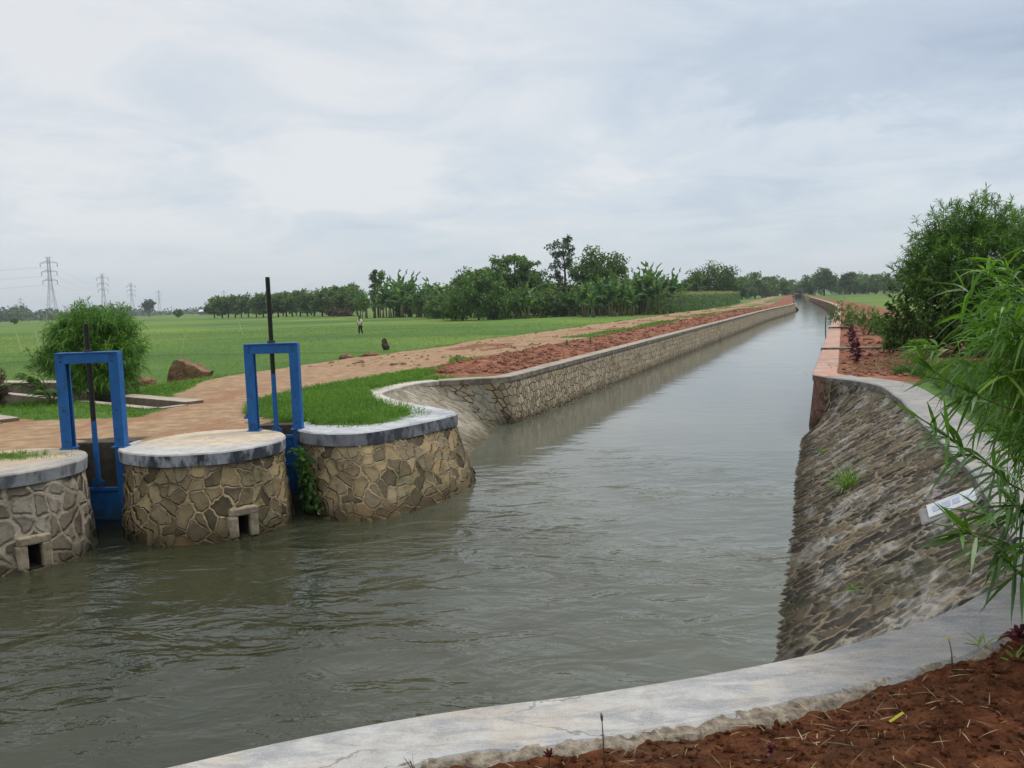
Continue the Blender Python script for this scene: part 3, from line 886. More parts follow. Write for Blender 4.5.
# right bowl slope and near coping
rs = empty('stone_slope', (0, 0, 0), 'dark mossy stone slope below the grey coping on the right bank', 'stone slope')
loft('masonry', R_TOP, R_TOE, M_SLOPE, rs, z_top=-0.06, step=0.032, vstep=0.032, z_bot=-1.7)
ribbon('coping', [(6.9, 19.02)] + R_TOP[1:8], 0.62, -0.02, -0.14, 0.02, M_COPING_R, rs, seed=11)
nc = ribbon('coping', R_TOP[7:], 0.45, 0.01, -0.16, 0.008, M_COPING, None, step=0.05, seed=13, ragged=0.05)
nc.name = 'concrete_coping'
tag(nc, 'wide pale concrete coping curving across the bottom of the photo beside red soil', 'coping')
# ragged mortar along the soil side of the near coping
Q = catmull(R_TOP[8:16], 0.012)
d = np.gradient(Q, axis=0); d /= np.linalg.norm(d, axis=1)[:, None]
nn = np.stack([-d[:, 1], d[:, 0]], 1)
off = 0.45 + 0.0 * Q[:, 0]
wid = 0.012 + 0.11 * np.clip(fbm(Q[:, 0], Q[:, 1], 3.1, 5, 61) + 0.15, 0, 1)
m_ = 14
V = np.zeros((len(Q), m_, 3))
for j in range(m_):
    tj = j / (m_ - 1)
    o_ = off - 0.035 + (wid + 0.035) * tj
    V[:, j, 0] = Q[:, 0] + nn[:, 0] * o_
    V[:, j, 1] = Q[:, 1] + nn[:, 1] * o_
    V[:, j, 2] = 0.004 - 0.025 * tj ** 2 + (0.022 * fbm(V[:, j, 0], V[:, j, 1], 11.0, 4, 66) + 0.016 * fbm(V[:, j, 0], V[:, j, 1], 38.0, 3, 67)) * math.sin(math.pi * min(1, 0.15 + tj)) - 0.08 * max(0, tj - 0.8)
ii, jj = np.meshgrid(np.arange(len(Q) - 1), np.arange(m_ - 1), indexing='ij')
a0 = (ii * m_ + jj).ravel()
mo = link('mortar_edge', np_mesh('mortar_edge', V.reshape(-1, 3), np.stack([a0, a0 + m_, a0 + m_ + 1, a0 + 1], 1)[:, ::-1]), M_ROUGH, nc)

# headwalls at the back of the gate slots
for x0, x1, y0, lb in ((-6.9, -5.2, 12.98, 'dark stone headwall behind the shorter spindle gate'), (-4.7, -3.1, 14.28, 'dark stone headwall behind the taller spindle gate')):
    hw = MB().box(((x0 + x1) / 2, y0 + 0.24, -1.0), (x1 - x0, 0.5, 1.99)).build('headwall', M_DARK, None, bevel=0.02)
    tag(hw, lb, 'headwall')

# ------------------------------------------------------------------ sluice gates
def mat_paint():
    m, t = new_mat('blue_paint')
    pos = t.n('ShaderNodeTexCoord').outputs['Object']
    n = t.noise(pos, 5, 6, 0.65).outputs[0]
    n2 = t.noise(pos, 22, 5, 0.7).outputs[0]
    c = t.ramp(n, [(0.3, (0.006, 0.070, 0.225)), (0.7, (0.012, 0.115, 0.335))])
    c = t.mix(t.math('MULTIPLY', t.step(t.noise(pos, 2.2, 6, 0.7).outputs[0], 0.52, 0.7), 0.5), c, (0.012, 0.125, 0.29))
    c = t.mix(t.step(n2, 0.585, 0.66), c, (0.06, 0.038, 0.028))
    zz = t.n('ShaderNodeSeparateXYZ', {0: t.n('ShaderNodeNewGeometry').outputs['Position']}).outputs[2]
    wt = t.step(t.math('ADD', zz, t.math('MULTIPLY', t.math('SUBTRACT', n, 0.5), 0.5)), -0.7, -1.15)
    c = t.mix(t.math('MULTIPLY', wt, 0.85), c, (0.03, 0.04, 0.03))
    finish(t, principled(t, c, 0.5, bump(t, n2, 0.15, 0.01), 0.3))
    return m


M_BLUE = mat_paint()
M_GREASE = mat_plain('greased_steel', (0.008, 0.008, 0.009), (0.03, 0.025, 0.022), 30, 0.45, 0.3, 0.005, 0.5, 0.4)
M_STEEL = mat_plain('dull_steel', (0.03, 0.03, 0.035), (0.09, 0.085, 0.08), 30, 0.5, 0.3, 0.005, 0.5, 0.6)


def sluice_gate(loc, width, top, spindle_top, plate_top, plate_bot, label, extras):
    r = empty('sluice_gate', loc, label, 'sluice gate')
    hw = width / 2
    for sx in (-1, 1):
        x = sx * (hw - 0.07)
        mb = MB()
        # channel section: outer web, front and rear flange, groove towards the plate
        mb.box((x + sx * 0.050, 0, (top - 1.45) / 2), (0.04, 0.16, top + 1.45))
        mb.box((x - sx * 0.015, -0.062, (top - 1.45) / 2), (0.112, 0.036, top + 1.45))
        mb.box((x - sx * 0.015, 0.062, (top - 1.45) / 2 - 0.004), (0.112, 0.036, top + 1.442))
        p = mb.build('post', M_BLUE, r, bevel=0.008)
        for zb in (top - 0.05, top - 0.11, 0.12, 0.55):
            MB().tube([(x - sx * 0.01, -0.078, zb), (x - sx * 0.01, -0.094, zb)], 0.013, 6).build('bolt', M_STEEL, p)
        MB().box((x - sx * 0.012, -0.004, 0.012), (0.19, 0.22, 0.02)).build('foot_plate', M_BLUE, p, bevel=0.004)
    mb = MB()
    mb.box((0, -0.012, top - 0.075), (width - 0.245, 0.150, 0.14))
    mb.box((0, -0.012, top + 0.002), (width - 0.02, 0.175, 0.022))
    mb.build('top_beam', M_BLUE, r, bevel=0.008)
    mb = MB()
    mb.tube([(0, 0, plate_top + 0.95), (0, 0, spindle_top)], 0.034, 12)
    # thread ridges
    z_ = plate_top + 1.0
    while z_ < spindle_top - 0.02:
        mb.tube([(0, 0, z_ - 0.006), (0, 0, z_ + 0.006)], 0.0385, 12)
        z_ += 0.03
    sp = mb.build('spindle', M_GREASE, r)
    MB().tube([(0, 0, top + 0.012), (0, 0, top + 0.055)], 0.062, 6).build('nut', M_STEEL, sp)
    mb = MB()
    mb.tube([(0, 0, plate_top + 0.05), (0, 0, plate_top + 0.97)], 0.037, 12)
    mb.box((0, 0, plate_top + 0.07), (0.16, 0.05, 0.05))
    mb.build('lower_rod', M_BLUE, r)
    mb = MB()
    mb.box((0, 0, (plate_top + plate_bot) / 2), (width - 0.23, 0.03, plate_top - plate_bot))
    for zz in (plate_top - 0.025, (plate_top + plate_bot) / 2):
        mb.box((0, -0.02, zz), (width - 0.24, 0.045, 0.05))
    mb.box((-0.05, -0.02, plate_top + 0.05), (0.02, 0.05, 0.14))
    mb.box((0.05, -0.02, plate_top + 0.05), (0.02, 0.05, 0.14))
    mb.build('gate_plate', M_BLUE, r, bevel=0.004)
    if extras:
        MB().box((-hw - 0.035, -0.02, 0.22), (0.07, 0.06, 0.04)).box((-hw - 0.03, -0.02, 0.255), (0.03, 0.04, 0.04)).build('lug', M_BLUE, r, bevel=0.006)
        ring = MB()
        ring.tube([(-hw + 0.09 + 0.055 * math.cos(a), -0.088, 0.085 + 0.055 * math.sin(a)) for a in np.linspace(0, 2 * math.pi, 19)], 0.011, 6, cap=False)
        ring.build('ring', M_BLUE, r)
    return r


sluice_gate((-6.03, 12.42, 0), 0.90, 1.37, 1.78, -0.58, -1.5, 'blue steel sluice gate with a short spindle, in front of the round bush', False)
sluice_gate((-3.74, 13.62, 0), 0.84, 1.36, 2.40, -0.08, -1.05, 'blue steel sluice gate with a tall black spindle rising above it', True)

# ------------------------------------------------------------------ concrete channels behind the gates
for p0, a, b, c, d_, lb in ((CH_B0, 0.22, 0.80, 0.24, 0.42, 'concrete irrigation channel in the grass behind the round bush and blue gate'),
                            (CH_A0, 0.15, 0.8, 0.22, 0.35, 'concrete irrigation channel at the left edge beside sandy ground')):
    ch = empty('irrigation_channel', (p0[0], p0[1], 0), lb, 'channel')
    rot = Matrix.Rotation(math.atan2(CH_D[1], CH_D[0]), 3, 'Z')
    L = 9.0
    for n0, n1, z1 in ((a - c, a, 0.03), (b, b + d_, 0.07)):
        ctr = CH_D * (L / 2 - 0.1) + CH_N * ((n0 + n1) / 2)
        MB().box((ctr[0], ctr[1], (z1 - 1.0) / 2), (L, n1 - n0, 1.0 + z1), rot).build('side_wall', M_CHAN, ch, bevel=0.02)
    ctr = CH_D * -0.12 + CH_N * ((a + b) / 2)
    MB().box((ctr[0], ctr[1], -0.48), (0.2, b - a + 0.01, 1.0), rot).build('end_wall', M_CHAN, ch, bevel=0.02)
lwall = MB().box((0, 0, 0.0), (3.4, 0.55, 0.95), Matrix.Rotation(-0.36, 3, 'Z')).build('low_wall', M_CHAN, None, bevel=0.03)
lwall.location = (-12.6, 22.3, -0.2)
tag(lwall, 'low concrete wall behind the brown shrub and blue gate', 'wall')

# ------------------------------------------------------------------ soil in front
gx = np.arange(-1.2, 6.6, 0.022)
gy = np.arange(1.2, 5.9, 0.022)
XX, YY = np.meshgrid(gx, gy, indexing='ij')
top_line = catmull(R_TOP[7:16], 0.05)
order = np.argsort(top_line[:, 0])
edge_y = np.interp(XX, top_line[order, 0], top_line[order, 1])
depth_in = edge_y - YY
zz_ = 0.004 + 0.035 * fbm(XX, YY, 2.2, 5, 71) + 0.02 * fbm(XX, YY, 9.0, 4, 72) + 0.012 * np.abs(fbm(XX, YY, 22.0, 3, 73)) + 0.075 * smooth01(0.40, 1.1, depth_in) - 0.038
zz_ = np.where(depth_in < 0.40, -0.2, zz_)
zz_ = np.where((XX > 3.35) & (YY > 4.9), -0.1 + zz_ * 0.5, zz_)
V = np.stack([XX, YY, zz_], -1).reshape(-1, 3)
n_ = len(gy)
ii, jj = np.meshgrid(np.arange(len(gx) - 1), np.arange(n_ - 1), indexing='ij')
a0 = (ii * n_ + jj).ravel()
F = np.stack([a0, a0 + n_, a0 + n_ + 1, a0 + 1], 1)
F = F[(V[F][:, :, 2].max(1) > -0.15)]


def mat_soil():
    m, t = new_mat('turned_red_soil')
    pos = t.n('ShaderNodeNewGeometry').outputs['Position']
    n0 = t.noise(pos, 1.6, 5, 0.6).outputs[0]
    n1 = t.noise(pos, 9, 7, 0.7).outputs[0]
    n2 = t.noise(pos, 70, 6, 0.8).outputs[0]
    c = t.ramp(n1, [(0.28, (0.030, 0.013, 0.007)), (0.48, (0.115, 0.042, 0.019)), (0.70, (0.25, 0.10, 0.044))])
    c = t.mix(t.math('MULTIPLY', t.step(n0, 0.5, 0.7), 0.5), c, (0.13, 0.075, 0.042))
    c = t.mix(0.55, c, t.ramp(n2, [(0.33, (0.30, 0.27, 0.25)), (0.65, (1.75, 1.65, 1.55))]), 'MULTIPLY')
    h = t.math('ADD', t.math('MULTIPLY', n1, 0.6), t.math('MULTIPLY', n2, 0.4))
    finish(t, principled(t, c, 0.95, bump(t, h, 1.0, 0.06), 0.08))
    return m


M_SOIL = mat_soil()
used, inv = np.unique(F, return_inverse=True)
tag(link('garden_soil', np_mesh('garden_soil', V[used], inv.reshape(F.shape)), M_SOIL), kind='structure')


def soil_z(x, y):
    return 0.004 + 0.035 * float(fbm(np.array([x]), np.array([y]), 2.2, 5, 71)[0]) + 0.02


# ------------------------------------------------------------------ leaves
UP = np.array((0.0, 0, 1))


def unit(v):
    return v / (np.linalg.norm(v, axis=-1, keepdims=True) + 1e-9)


def strips(P, D, L, W, droop, segs=2, twist=None, shape=0.75, r=rng):
    """n tapered leaf strips; returns V, F, per-vertex leaf index"""
    n = len(P)
    L = np.broadcast_to(L, (n,)); W = np.broadcast_to(W, (n,)); droop = np.broadcast_to(droop, (n,))
    D = unit(D)
    ref = UP + 0.5 * r.normal(size=(n, 3)) if twist is None else twist
    S = unit(np.cross(D, ref))
    ts = np.linspace(0, 1, segs + 1)
    V = np.zeros((n, segs + 1, 2, 3))
    for k, t in enumerate(ts):
        c = P + D * (L * t)[:, None] - UP * (droop * L * t * t)[:, None]
        wd = W * math.sin(math.pi * min(1.0, 0.06 + 0.94 * t) ** shape) * 0.5
        V[:, k, 0] = c - S * wd[:, None]
        V[:, k, 1] = c + S * wd[:, None]
    base = (np.arange(n) * (segs + 1) * 2)[:, None]
    q = np.array([[2 * k, 2 * k + 1, 2 * k + 3, 2 * k + 2] for k in range(segs)])
    F = (base[:, :, None] + q[None]).reshape(-1, 4)
    idx = np.repeat(np.arange(n), (segs + 1) * 2)
    return V.reshape(-1, 3), F, idx


def leaf_obj(name, parts, mat, parent=None, var=None):
    Vs, Fs, vs, off = [], [], [], 0
    for V, F, val in parts:
        Vs.append(V); Fs.append(F + off); vs.append(val); off += len(V)
    me = np_mesh(name, np.concatenate(Vs), np.concatenate(Fs), attrs={'var': np.concatenate(vs)}, smooth=False)
    return link(name, me, mat, parent)


def rand_dir(n, r=rng):
    return unit(r.normal(size=(n, 3)))


def ellipsoid_tips(n, c, rad, r=rng, inner=0.45, zmin=-1.0):
    d = rand_dir(n * 2, r)
    d = d[d[:, 2] > zmin][:n]
    q = inner + (1 - inner) * r.random(len(d)) ** 0.45
    lump = 1 + 0.20 * np.sin(d[:, 0] * 5.1 + d[:, 1] * 3.7 + c[0]) * np.cos(d[:, 2] * 4.3 + c[1])
    return np.asarray(c) + d * np.asarray(rad) * (q * lump)[:, None], d


M_BARK = mat_plain('bark', (0.05, 0.038, 0.026), (0.14, 0.11, 0.08), 12, 0.9, 0.6, 0.02)
M_TWIG = mat_plain('green_twig', (0.05, 0.06, 0.02), (0.11, 0.11, 0.045), 12, 0.8, 0.4, 0.01)
M_NARROW = mat_leaf('narrow_leaf', (0.030, 0.075, 0.012), (0.085, 0.19, 0.028), 0.3, 0.45, (0.15, 0.25, 0.05))
M_ROUND = mat_leaf('fresh_narrow_leaf', (0.035, 0.095, 0.012), (0.12, 0.26, 0.03), 0.35, 0.45, (0.22, 0.36, 0.07))
M_NARROW_D = mat_leaf('dark_narrow_leaf', (0.028, 0.075, 0.013), (0.100, 0.200, 0.032), 0.38, 0.45, (0.20, 0.31, 0.06))
M_BRIGHT = mat_leaf('bright_narrow_leaf', (0.034, 0.088, 0.010), (0.125, 0.265, 0.026), 0.4, 0.45, (0.32, 0.43, 0.09))
M_BROAD = mat_leaf('broad_leaf', (0.024, 0.056, 0.013), (0.098, 0.175, 0.034), 0.38, 0.5, (0.20, 0.28, 0.06))
M_BROAD_L = mat_leaf('light_broad_leaf', (0.045, 0.105, 0.020), (0.105, 0.20, 0.04), 0.3, 0.5, (0.16, 0.25, 0.06))
M_BROAD_G = mat_leaf('grey_broad_leaf', (0.035, 0.06, 0.03), (0.07, 0.11, 0.05), 0.22, 0.55, (0.11, 0.15, 0.08))
M_BANANA = mat_leaf('banana_leaf', (0.04, 0.095, 0.025), (0.11, 0.20, 0.055), 0.4, 0.4, (0.22, 0.31, 0.12))
M_BROWNLEAF = mat_leaf('brown_leaf', (0.05, 0.035, 0.018), (0.13, 0.085, 0.045), 0.15, 0.7, (0.10, 0.11, 0.04))
M_REDLEAF = mat_leaf('dark_red_leaf', (0.045, 0.008, 0.014), (0.11, 0.02, 0.03), 0.25, 0.5, (0.16, 0.04, 0.05))
M_GRASS = mat_leaf('grass_blade', (0.055, 0.125, 0.014), (0.14, 0.27, 0.032), 0.35, 0.55, (0.26, 0.34, 0.08))
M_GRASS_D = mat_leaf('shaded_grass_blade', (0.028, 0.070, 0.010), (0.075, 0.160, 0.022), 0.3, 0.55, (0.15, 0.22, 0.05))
M_RICE = mat_leaf('rice_blade', (0.11, 0.205, 0.040), (0.16, 0.26, 0.055), 0.45, 0.6, (0.22, 0.30, 0.08), 0.1)
M_STRAW = mat_leaf('straw', (0.16, 0.10, 0.05), (0.36, 0.26, 0.14), 0.1, 0.8, (0.46, 0.36, 0.22))
M_MAIZE = mat_leaf('maize_leaf', (0.05, 0.10, 0.03), (0.11, 0.17, 0.055), 0.3, 0.5, (0.36, 0.33, 0.16))


def whorls(tips, axes, per, L, W, droop, r, segs=3):
    """narrow leaves radiating round each tip"""
    n = len(tips)
    T = np.repeat(tips, per, 0)
    A = np.repeat(axes, per, 0)
    D = unit(A * 0.75 + 0.95 * rand_dir(n * per, r) + np.array((0, 0, 0.10)))
    back = r.random(n * per)[:, None]
    T = T - A * (back * L * 1.4)
    LL = L * (0.65 + 0.5 * r.random(n * per))
    V, F, idx = strips(T, D, LL, W * (0.8 + 0.4 * r.random(n * per)), droop * (0.5 + r.random(n * per)), segs, r=r)
    tipv = np.repeat(r.random(n), per)
    val = np.clip(0.55 * tipv + 0.5 * r.random(n * per) - 0.02, 0, 1)[idx]
    return V, F, val


def stems(mb, base, tips, r, rad=0.03, n_main=7, sag=0.0):
    base = np.asarray(base, float)
    for _ in range(n_main):
        tp = tips[r.integers(len(tips))]
        st = base + np.append(r.normal(size=2) * 0.08, 0)
        mid = st * 0.45 + tp * 0.55
        mid[2] += 0.12 * abs(tp[2] - st[2])
        pts = [st, st * 0.75 + mid * 0.25 + np.append(r.normal(size=2) * 0.05, 0.05), mid, tp]
        mb.tube(pts, [rad, rad * 0.8, rad * 0.55, rad * 0.2], 6)


def narrow_bush(name, label, cat, base, crowns, n_tips, per, L, W, droop, mat, seed, stem_mat=M_BARK, group=None, rad=0.03, n_main=9, segs=3, part='foliage', inner=0.4, zmin=-0.75):
    r = np.random.default_rng(seed)
    root = empty(name, base, label, cat, group)
    tips, axes = [], []
    tot = sum(c[3] * c[4] * c[5] for c in crowns)
    for c in crowns:
        k = max(4, int(n_tips * (c[3] * c[4] * c[5]) / tot))
        t_, a_ = ellipsoid_tips(k, c[:3], c[3:6], r, inner, zmin)
        tips.append(t_)
        axes.append(unit(a_ + np.array((0, 0, 0.55)) + 0.35 * r.normal(size=a_.shape)))
    tips, axes = np.concatenate(tips), np.concatenate(axes)
    ok = tips[:, 2] > 0.05
    tips, axes = tips[ok], axes[ok]
    leaf_obj(part, [whorls(tips, axes, per, L, W, droop, r, segs)], mat, root)
    mb = MB()
    stems(mb, (0, 0, -0.05), tips, r, rad, n_main)
    mb.build('stem', stem_mat, root, smooth=True)
    return root


# big dark oleander-like tree on the right bank, with a broad-leaved shrub at its foot
narrow_bush('narrow_leaf_tree', 'tall dark green narrow-leaved tree on the right bank against the sky', 'tree', (13.1, 24.6, -0.05),
            [(0.0, 0, 2.6, 2.0, 1.9, 1.55), (0.2, 0.2, 3.75, 1.2, 1.2, 0.85), (1.7, 0.3, 2.7, 1.6, 1.5, 1.5), (-1.35, -0.3, 2.5, 0.95, 1.1, 0.9), (-0.6, 0.1, 3.3, 0.9, 1, 0.7), (0.4, -0.6, 1.2, 2.0, 1.4, 1.1)],
            1900, 20, 0.26, 0.030, 0.25, M_NARROW_D, 11, rad=0.06, n_main=22, segs=2, part='crown')
narrow_bush('broad_leaf_shrub', 'low dark bushy shrub with glossy leaves left of the narrow-leaved tree', 'shrub', (11.3, 23.6, -0.05),
            [(0, 0, 1.2, 1.15, 1.1, 1.05), (0.9, -0.2, 0.9, 1.1, 1.0, 0.9), (-0.45, 0, 0.8, 0.8, 0.8, 0.65), (0.2, 0, 1.9, 0.8, 0.8, 0.5)],
            700, 16, 0.15, 0.06, 0.35, M_BROAD, 12, segs=2, n_main=10)
# bright near bush leaning in from the right edge
r_ = np.random.default_rng(21)
nb = empty('oleander_bush', (4.5, 5.3, 0), 'bright green narrow-leaved bush leaning in at the right edge over the coping', 'bush')
t1, a1 = ellipsoid_tips(270, (-1.02, -0.2, 1.55), (0.90, 0.85, 0.62), r_, 0.3, -0.9)
t2, a2 = ellipsoid_tips(250, (-0.50, 0.25, 1.05), (0.85, 0.7, 0.5), r_, 0.35, -0.9)
tt, aa = np.concatenate([t1, t2]), unit(np.concatenate([a1, a2]) + np.array((-0.25, -0.1, 0.45)))
leaf_obj('foliage', [whorls(tt, aa, 22, 0.24, 0.016, 0.5, r_, 4)], M_BRIGHT, nb)
mb = MB()
stems(mb, (0, 0, -0.05), tt, r_, 0.02, 26)
mb.build('stem', M_TWIG, nb, smooth=True)
# drooping twigs that reach out over the slope
tw_parts = []
mb = MB()
for path, nleaf in (([(0.1, -0.3, 0.5), (-1.76, -1.0, 0.81), (-2.31, -1.3, 1.08), (-2.53, -1.4, 1.22), (-2.70, -1.45, 1.33)], 150),
                    ([(0.0, -0.4, 0.3), (-2.0, -1.4, 0.52), (-2.40, -1.6, 0.76), (-2.62, -1.7, 0.87)], 130),
                    ([(0.1, -0.3, 0.6), (-1.88, -1.2, 0.79), (-2.2, -1.4, 0.89), (-2.41, -1.5, 0.88)], 110),
                    ([(0.1, -0.3, 0.6), (-1.6, -1.0, 0.62), (-2.1, -1.3, 0.66), (-2.3, -1.45, 0.74)], 80),
                    ([(0.1, -0.2, 0.9), (-1.5, -0.6, 1.15), (-2.1, -0.7, 1.35), (-2.3, -0.7, 1.5)], 80)):
    Q = catmull(path, 0.03)
    mb.tube(Q[::4], list(np.linspace(0.009, 0.003, len(Q[::4]))), 6)
    lo = int(len(Q) * 0.5)
    k = np.sort(r_.integers(lo, len(Q), nleaf))
    P = Q[k]
    t_ = (k - lo) / (len(Q) - lo)
    dirv = unit(Q[-1] - Q[lo])
    D = unit(dirv * (0.25 + 0.9 * t_[:, None] ** 2) + 0.75 * rand_dir(nleaf, r_) + np.array((0, 0, -0.35)) * (1 - t_[:, None]))
    V, F, idx = strips(P, D, 0.22 * (0.7 + 0.5 * r_.random(nleaf)), 0.018, 0.75 * (1.1 - t_), 4, r=r_)
    tw_parts.append((V, F, (0.5 * r_.random(nleaf) + 0.25 * (t_ > 0.85))[idx]))
leaf_obj('drooping_leaves', tw_parts, M_NARROW, nb)
mb.build('twig', M_TWIG, nb, smooth=True)

# round bush behind the short-spindle gate, young palm and brown shrub
narrow_bush('round_bush', 'rounded bright green bush behind the blue gate at left', 'bush', (-9.65, 20.1, -0.02),
            [(0, 0, 1.10, 1.05, 1.0, 0.95), (0.1, 0, 1.75, 0.85, 0.8, 0.55), (-0.35, 0, 1.65, 0.72, 0.75, 0.5), (0.55, 0, 1.2, 0.7, 0.7, 0.75), (-0.9, -0.1, 1.0, 0.5, 0.5, 0.45), (0, -0.2, 0.5, 0.8, 0.8, 0.45), (0.5, -0.2, 0.6, 0.6, 0.6, 0.5)],
            1250, 22, 0.23, 0.020, 0.5, M_ROUND, 31, n_main=12, segs=2)


def frond(mb_parts, base, az, L, elev, droop, r, n=26, leaf=0.42):
    Q = []
    for t in np.linspace(0, 1, 14):
        h = L * t
        Q.append((base[0] + math.cos(az) * h * math.cos(elev), base[1] + math.sin(az) * h * math.cos(elev), base[2] + h * math.sin(elev) - droop * L * t * t))
    Q = np.array(Q)
    tt_ = np.linspace(0.18, 1, n)
    P = np.stack([np.interp(tt_, np.linspace(0, 1, 14), Q[:, i]) for i in range(3)], 1)
    side = np.array((-math.sin(az), math.cos(az), 0))
    fw = unit(Q[-1] - Q[0])
    for sgn in (-1, 1):
        D = unit(side * sgn * 0.9 + fw * 0.65 + np.array((0, 0, 0.12)))
        D = np.broadcast_to(D, (n, 3)) + 0.08 * r.normal(size=(n, 3))
        V, F, idx = strips(P, D, leaf * np.sin(np.pi * (0.25 + 0.7 * tt_)) + 0.05, 0.032, 0.45, 2, r=r)
        mb_parts.append((V, F, r.random(n)[idx] * 0.8))
    return Q


pr = np.random.default_rng(41)
pl = empty('young_palm', (-10.05, 18.9, -0.02), 'small young palm with arching feather fronds left of the round bush', 'palm')
parts = []
mb = MB()
for az, L, el, dr in ((R(178), 1.5, 1.05, 0.5), (R(160), 1.7, 1.22, 0.5), (R(200), 1.4, 0.85, 0.45), (R(220), 1.5, 1.15, 0.5), (R(60), 0.8, 1.1, 0.5), (R(280), 0.9, 0.9, 0.5), (R(350), 0.9, 1.0, 0.5), (R(190), 1.25, 1.25, 0.6)):
    Q = frond(parts, (0, 0, 0.08), az, L, el, dr, pr)
    mb.tube(Q, list(np.linspace(0.014, 0.004, len(Q))), 5)
leaf_obj('frond', parts, M_NARROW_D, pl)
mb.tube([(0, 0, -0.05), (0, 0, 0.15)], 0.06, 8)
mb.build('stalk', M_TWIG, pl, smooth=True)
narrow_bush('brown_shrub', 'dry brown shrub cut off by the left edge of the photo', 'shrub', (-11.5, 18.9, -0.05),
            [(0, 0, 0.5, 0.5, 0.5, 0.5), (-0.1, 0, 1.05, 0.38, 0.4, 0.45)], 420, 18, 0.13, 0.02, 0.4, M_BROWNLEAF, 51, n_main=8, segs=2)

# ------------------------------------------------------------------ trees of the far side
def crown_leaves(clumps, per, L, W, r, spread):
    """clumps: (n,4) centre + radius"""
    n = len(clumps)
    C = np.repeat(clumps[:, :3], per, 0)
    rad = np.repeat(clumps[:, 3], per)
    d = rand_dir(n * per, r)
    P = C + d * (rad * (0.35 + 0.65 * r.random(n * per) ** 0.5))[:, None] * np.array((1, 1, spread))
    D = unit(d * 0.6 + rand_dir(n * per, r) + np.array((0, 0, -0.1)))
    V, F, idx = strips(P, D, L * (0.6 + 0.8 * r.random(n * per)), W * (0.7 + 0.6 * r.random(n * per)), 0.25, 2, shape=0.9, r=r, twist=UP + 0.9 * r.normal(size=(n * per, 3)))
    cv = np.repeat(r.random(n), per)
    val = np.clip(0.75 * cv + 0.45 * r.random(n * per) - 0.12, 0, 1)[idx]
    return V, F, val


def tree(name, label, loc, H, crowns, n_clump, per, L, W, mat, seed, trunk_r=0.2, group=None, cat='tree', clump_r=(0.10, 0.22), inner=0.35, spread=0.75, limbs=10, bare=0.3, lean=(0, 0)):
    """crowns: ellipsoids as fractions of H"""
    r = np.random.default_rng(seed)
    root = empty(name, loc, label, cat, group)
    cl = []
    tot = sum((c[3] * c[4] * c[5]) ** 0.67 for c in crowns)
    for c in crowns:
        k = max(5, int(n_clump * (c[3] * c[4] * c[5]) ** 0.67 / tot))
        t_, _ = ellipsoid_tips(k, np.array(c[:3]) * H, np.array(c[3:6]) * H, r, inner, -0.8)
        cr = H * max(c[3:6]) * (clump_r[0] + (clump_r[1] - clump_r[0]) * r.random(len(t_))) * 1.6
        cl.append(np.concatenate([t_, cr[:, None]], 1))
    cl = np.concatenate(cl)
    leaf_obj('crown', [crown_leaves(cl, per, L, W, r, spread)], mat, root)
    mb = MB()
    topz = max(c[2] + 0.4 * c[5] for c in crowns) * H
    tp = np.array((lean[0] * H, lean[1] * H, topz))
    pts = [np.array((0, 0, -0.2)), np.array((0.01 * H, 0, bare * H)) + tp * np.array((0.2, 0.2, 0)), tp * np.array((0.6, 0.6, 0.75)), tp]
    mb.tube(pts, [trunk_r * 1.25, trunk_r, trunk_r * 0.55, trunk_r * 0.12], 8)
    for _ in range(limbs):
        c = cl[r.integers(len(cl))]
        f_ = 0.25 + 0.55 * r.random()
        st = np.array((tp[0] * f_, tp[1] * f_, min(c[2] * 0.8, bare * H + f_ * (topz - bare * H))))
        md = st * 0.5 + c[:3] * 0.5 + np.array((0, 0, -0.03 * H))
        mb.tube([st, md, c[:3]], [trunk_r * 0.45, trunk_r * 0.28, trunk_r * 0.08], 6)
    mb.build('trunk', M_BARK, root, smooth=True)
    return root


def banana_proto(name, loc, seed, H, nleaf, label, group):
    r = np.random.default_rng(seed)
    root = empty(name, loc, label, 'banana plant', group)
    mb = MB()
    for (dx, dy, hh) in ((0, 0, H * 0.40), (0.45, 0.2, H * 0.28), (-0.4, -0.25, H * 0.2)):
        mb.tube([(dx, dy, -0.1), (dx * 1.1, dy * 1.1, hh * 0.5), (dx * 1.2, dy * 1.2, hh)], [0.16, 0.13, 0.07], 8)
    mb.build('trunk', mat_trunk_banana, root, smooth=True)
    parts = []
    for (dx, dy, hh, k, sc) in ((0, 0, H * 0.40, nleaf, 1.0), (0.5, 0.25, H * 0.28, nleaf - 3, 0.85), (-0.45, -0.3, H * 0.2, nleaf - 3, 0.75)):
        az = np.linspace(0, 2 * math.pi, k, endpoint=False) + r.random(k)
        el = R(84) - R(50) * r.random(k) ** 1.4
        D = np.stack([np.cos(az) * np.cos(el), np.sin(az) * np.cos(el), np.sin(el)], 1)
        P = np.tile((dx * 1.2, dy * 1.2, hh - 0.05), (k, 1))
        V, F, idx = strips(P, D, H * 0.62 * sc * (0.75 + 0.4 * r.random(k)), H * 0.085 * sc, 0.25 + 0.6 * r.random(k), 9, r=r, shape=0.7, twist=UP + 0.3 * r.normal(size=(k, 3)))
        V = V.reshape(k, 10, 2, 3)
        V[:, 1:-1] += 0.02 * H * r.normal(size=V[:, 1:-1].shape) * np.array((1, 1, 0.6))
        parts.append((V.reshape(-1, 3), F, (r.random(k))[idx]))
    leaf_obj('crown', parts, M_BANANA, root)
    return root


mat_trunk_banana = mat_plain('banana_trunk', (0.10, 0.085, 0.045), (0.24, 0.20, 0.11), 5, 0.85, 0.4, 0.03)


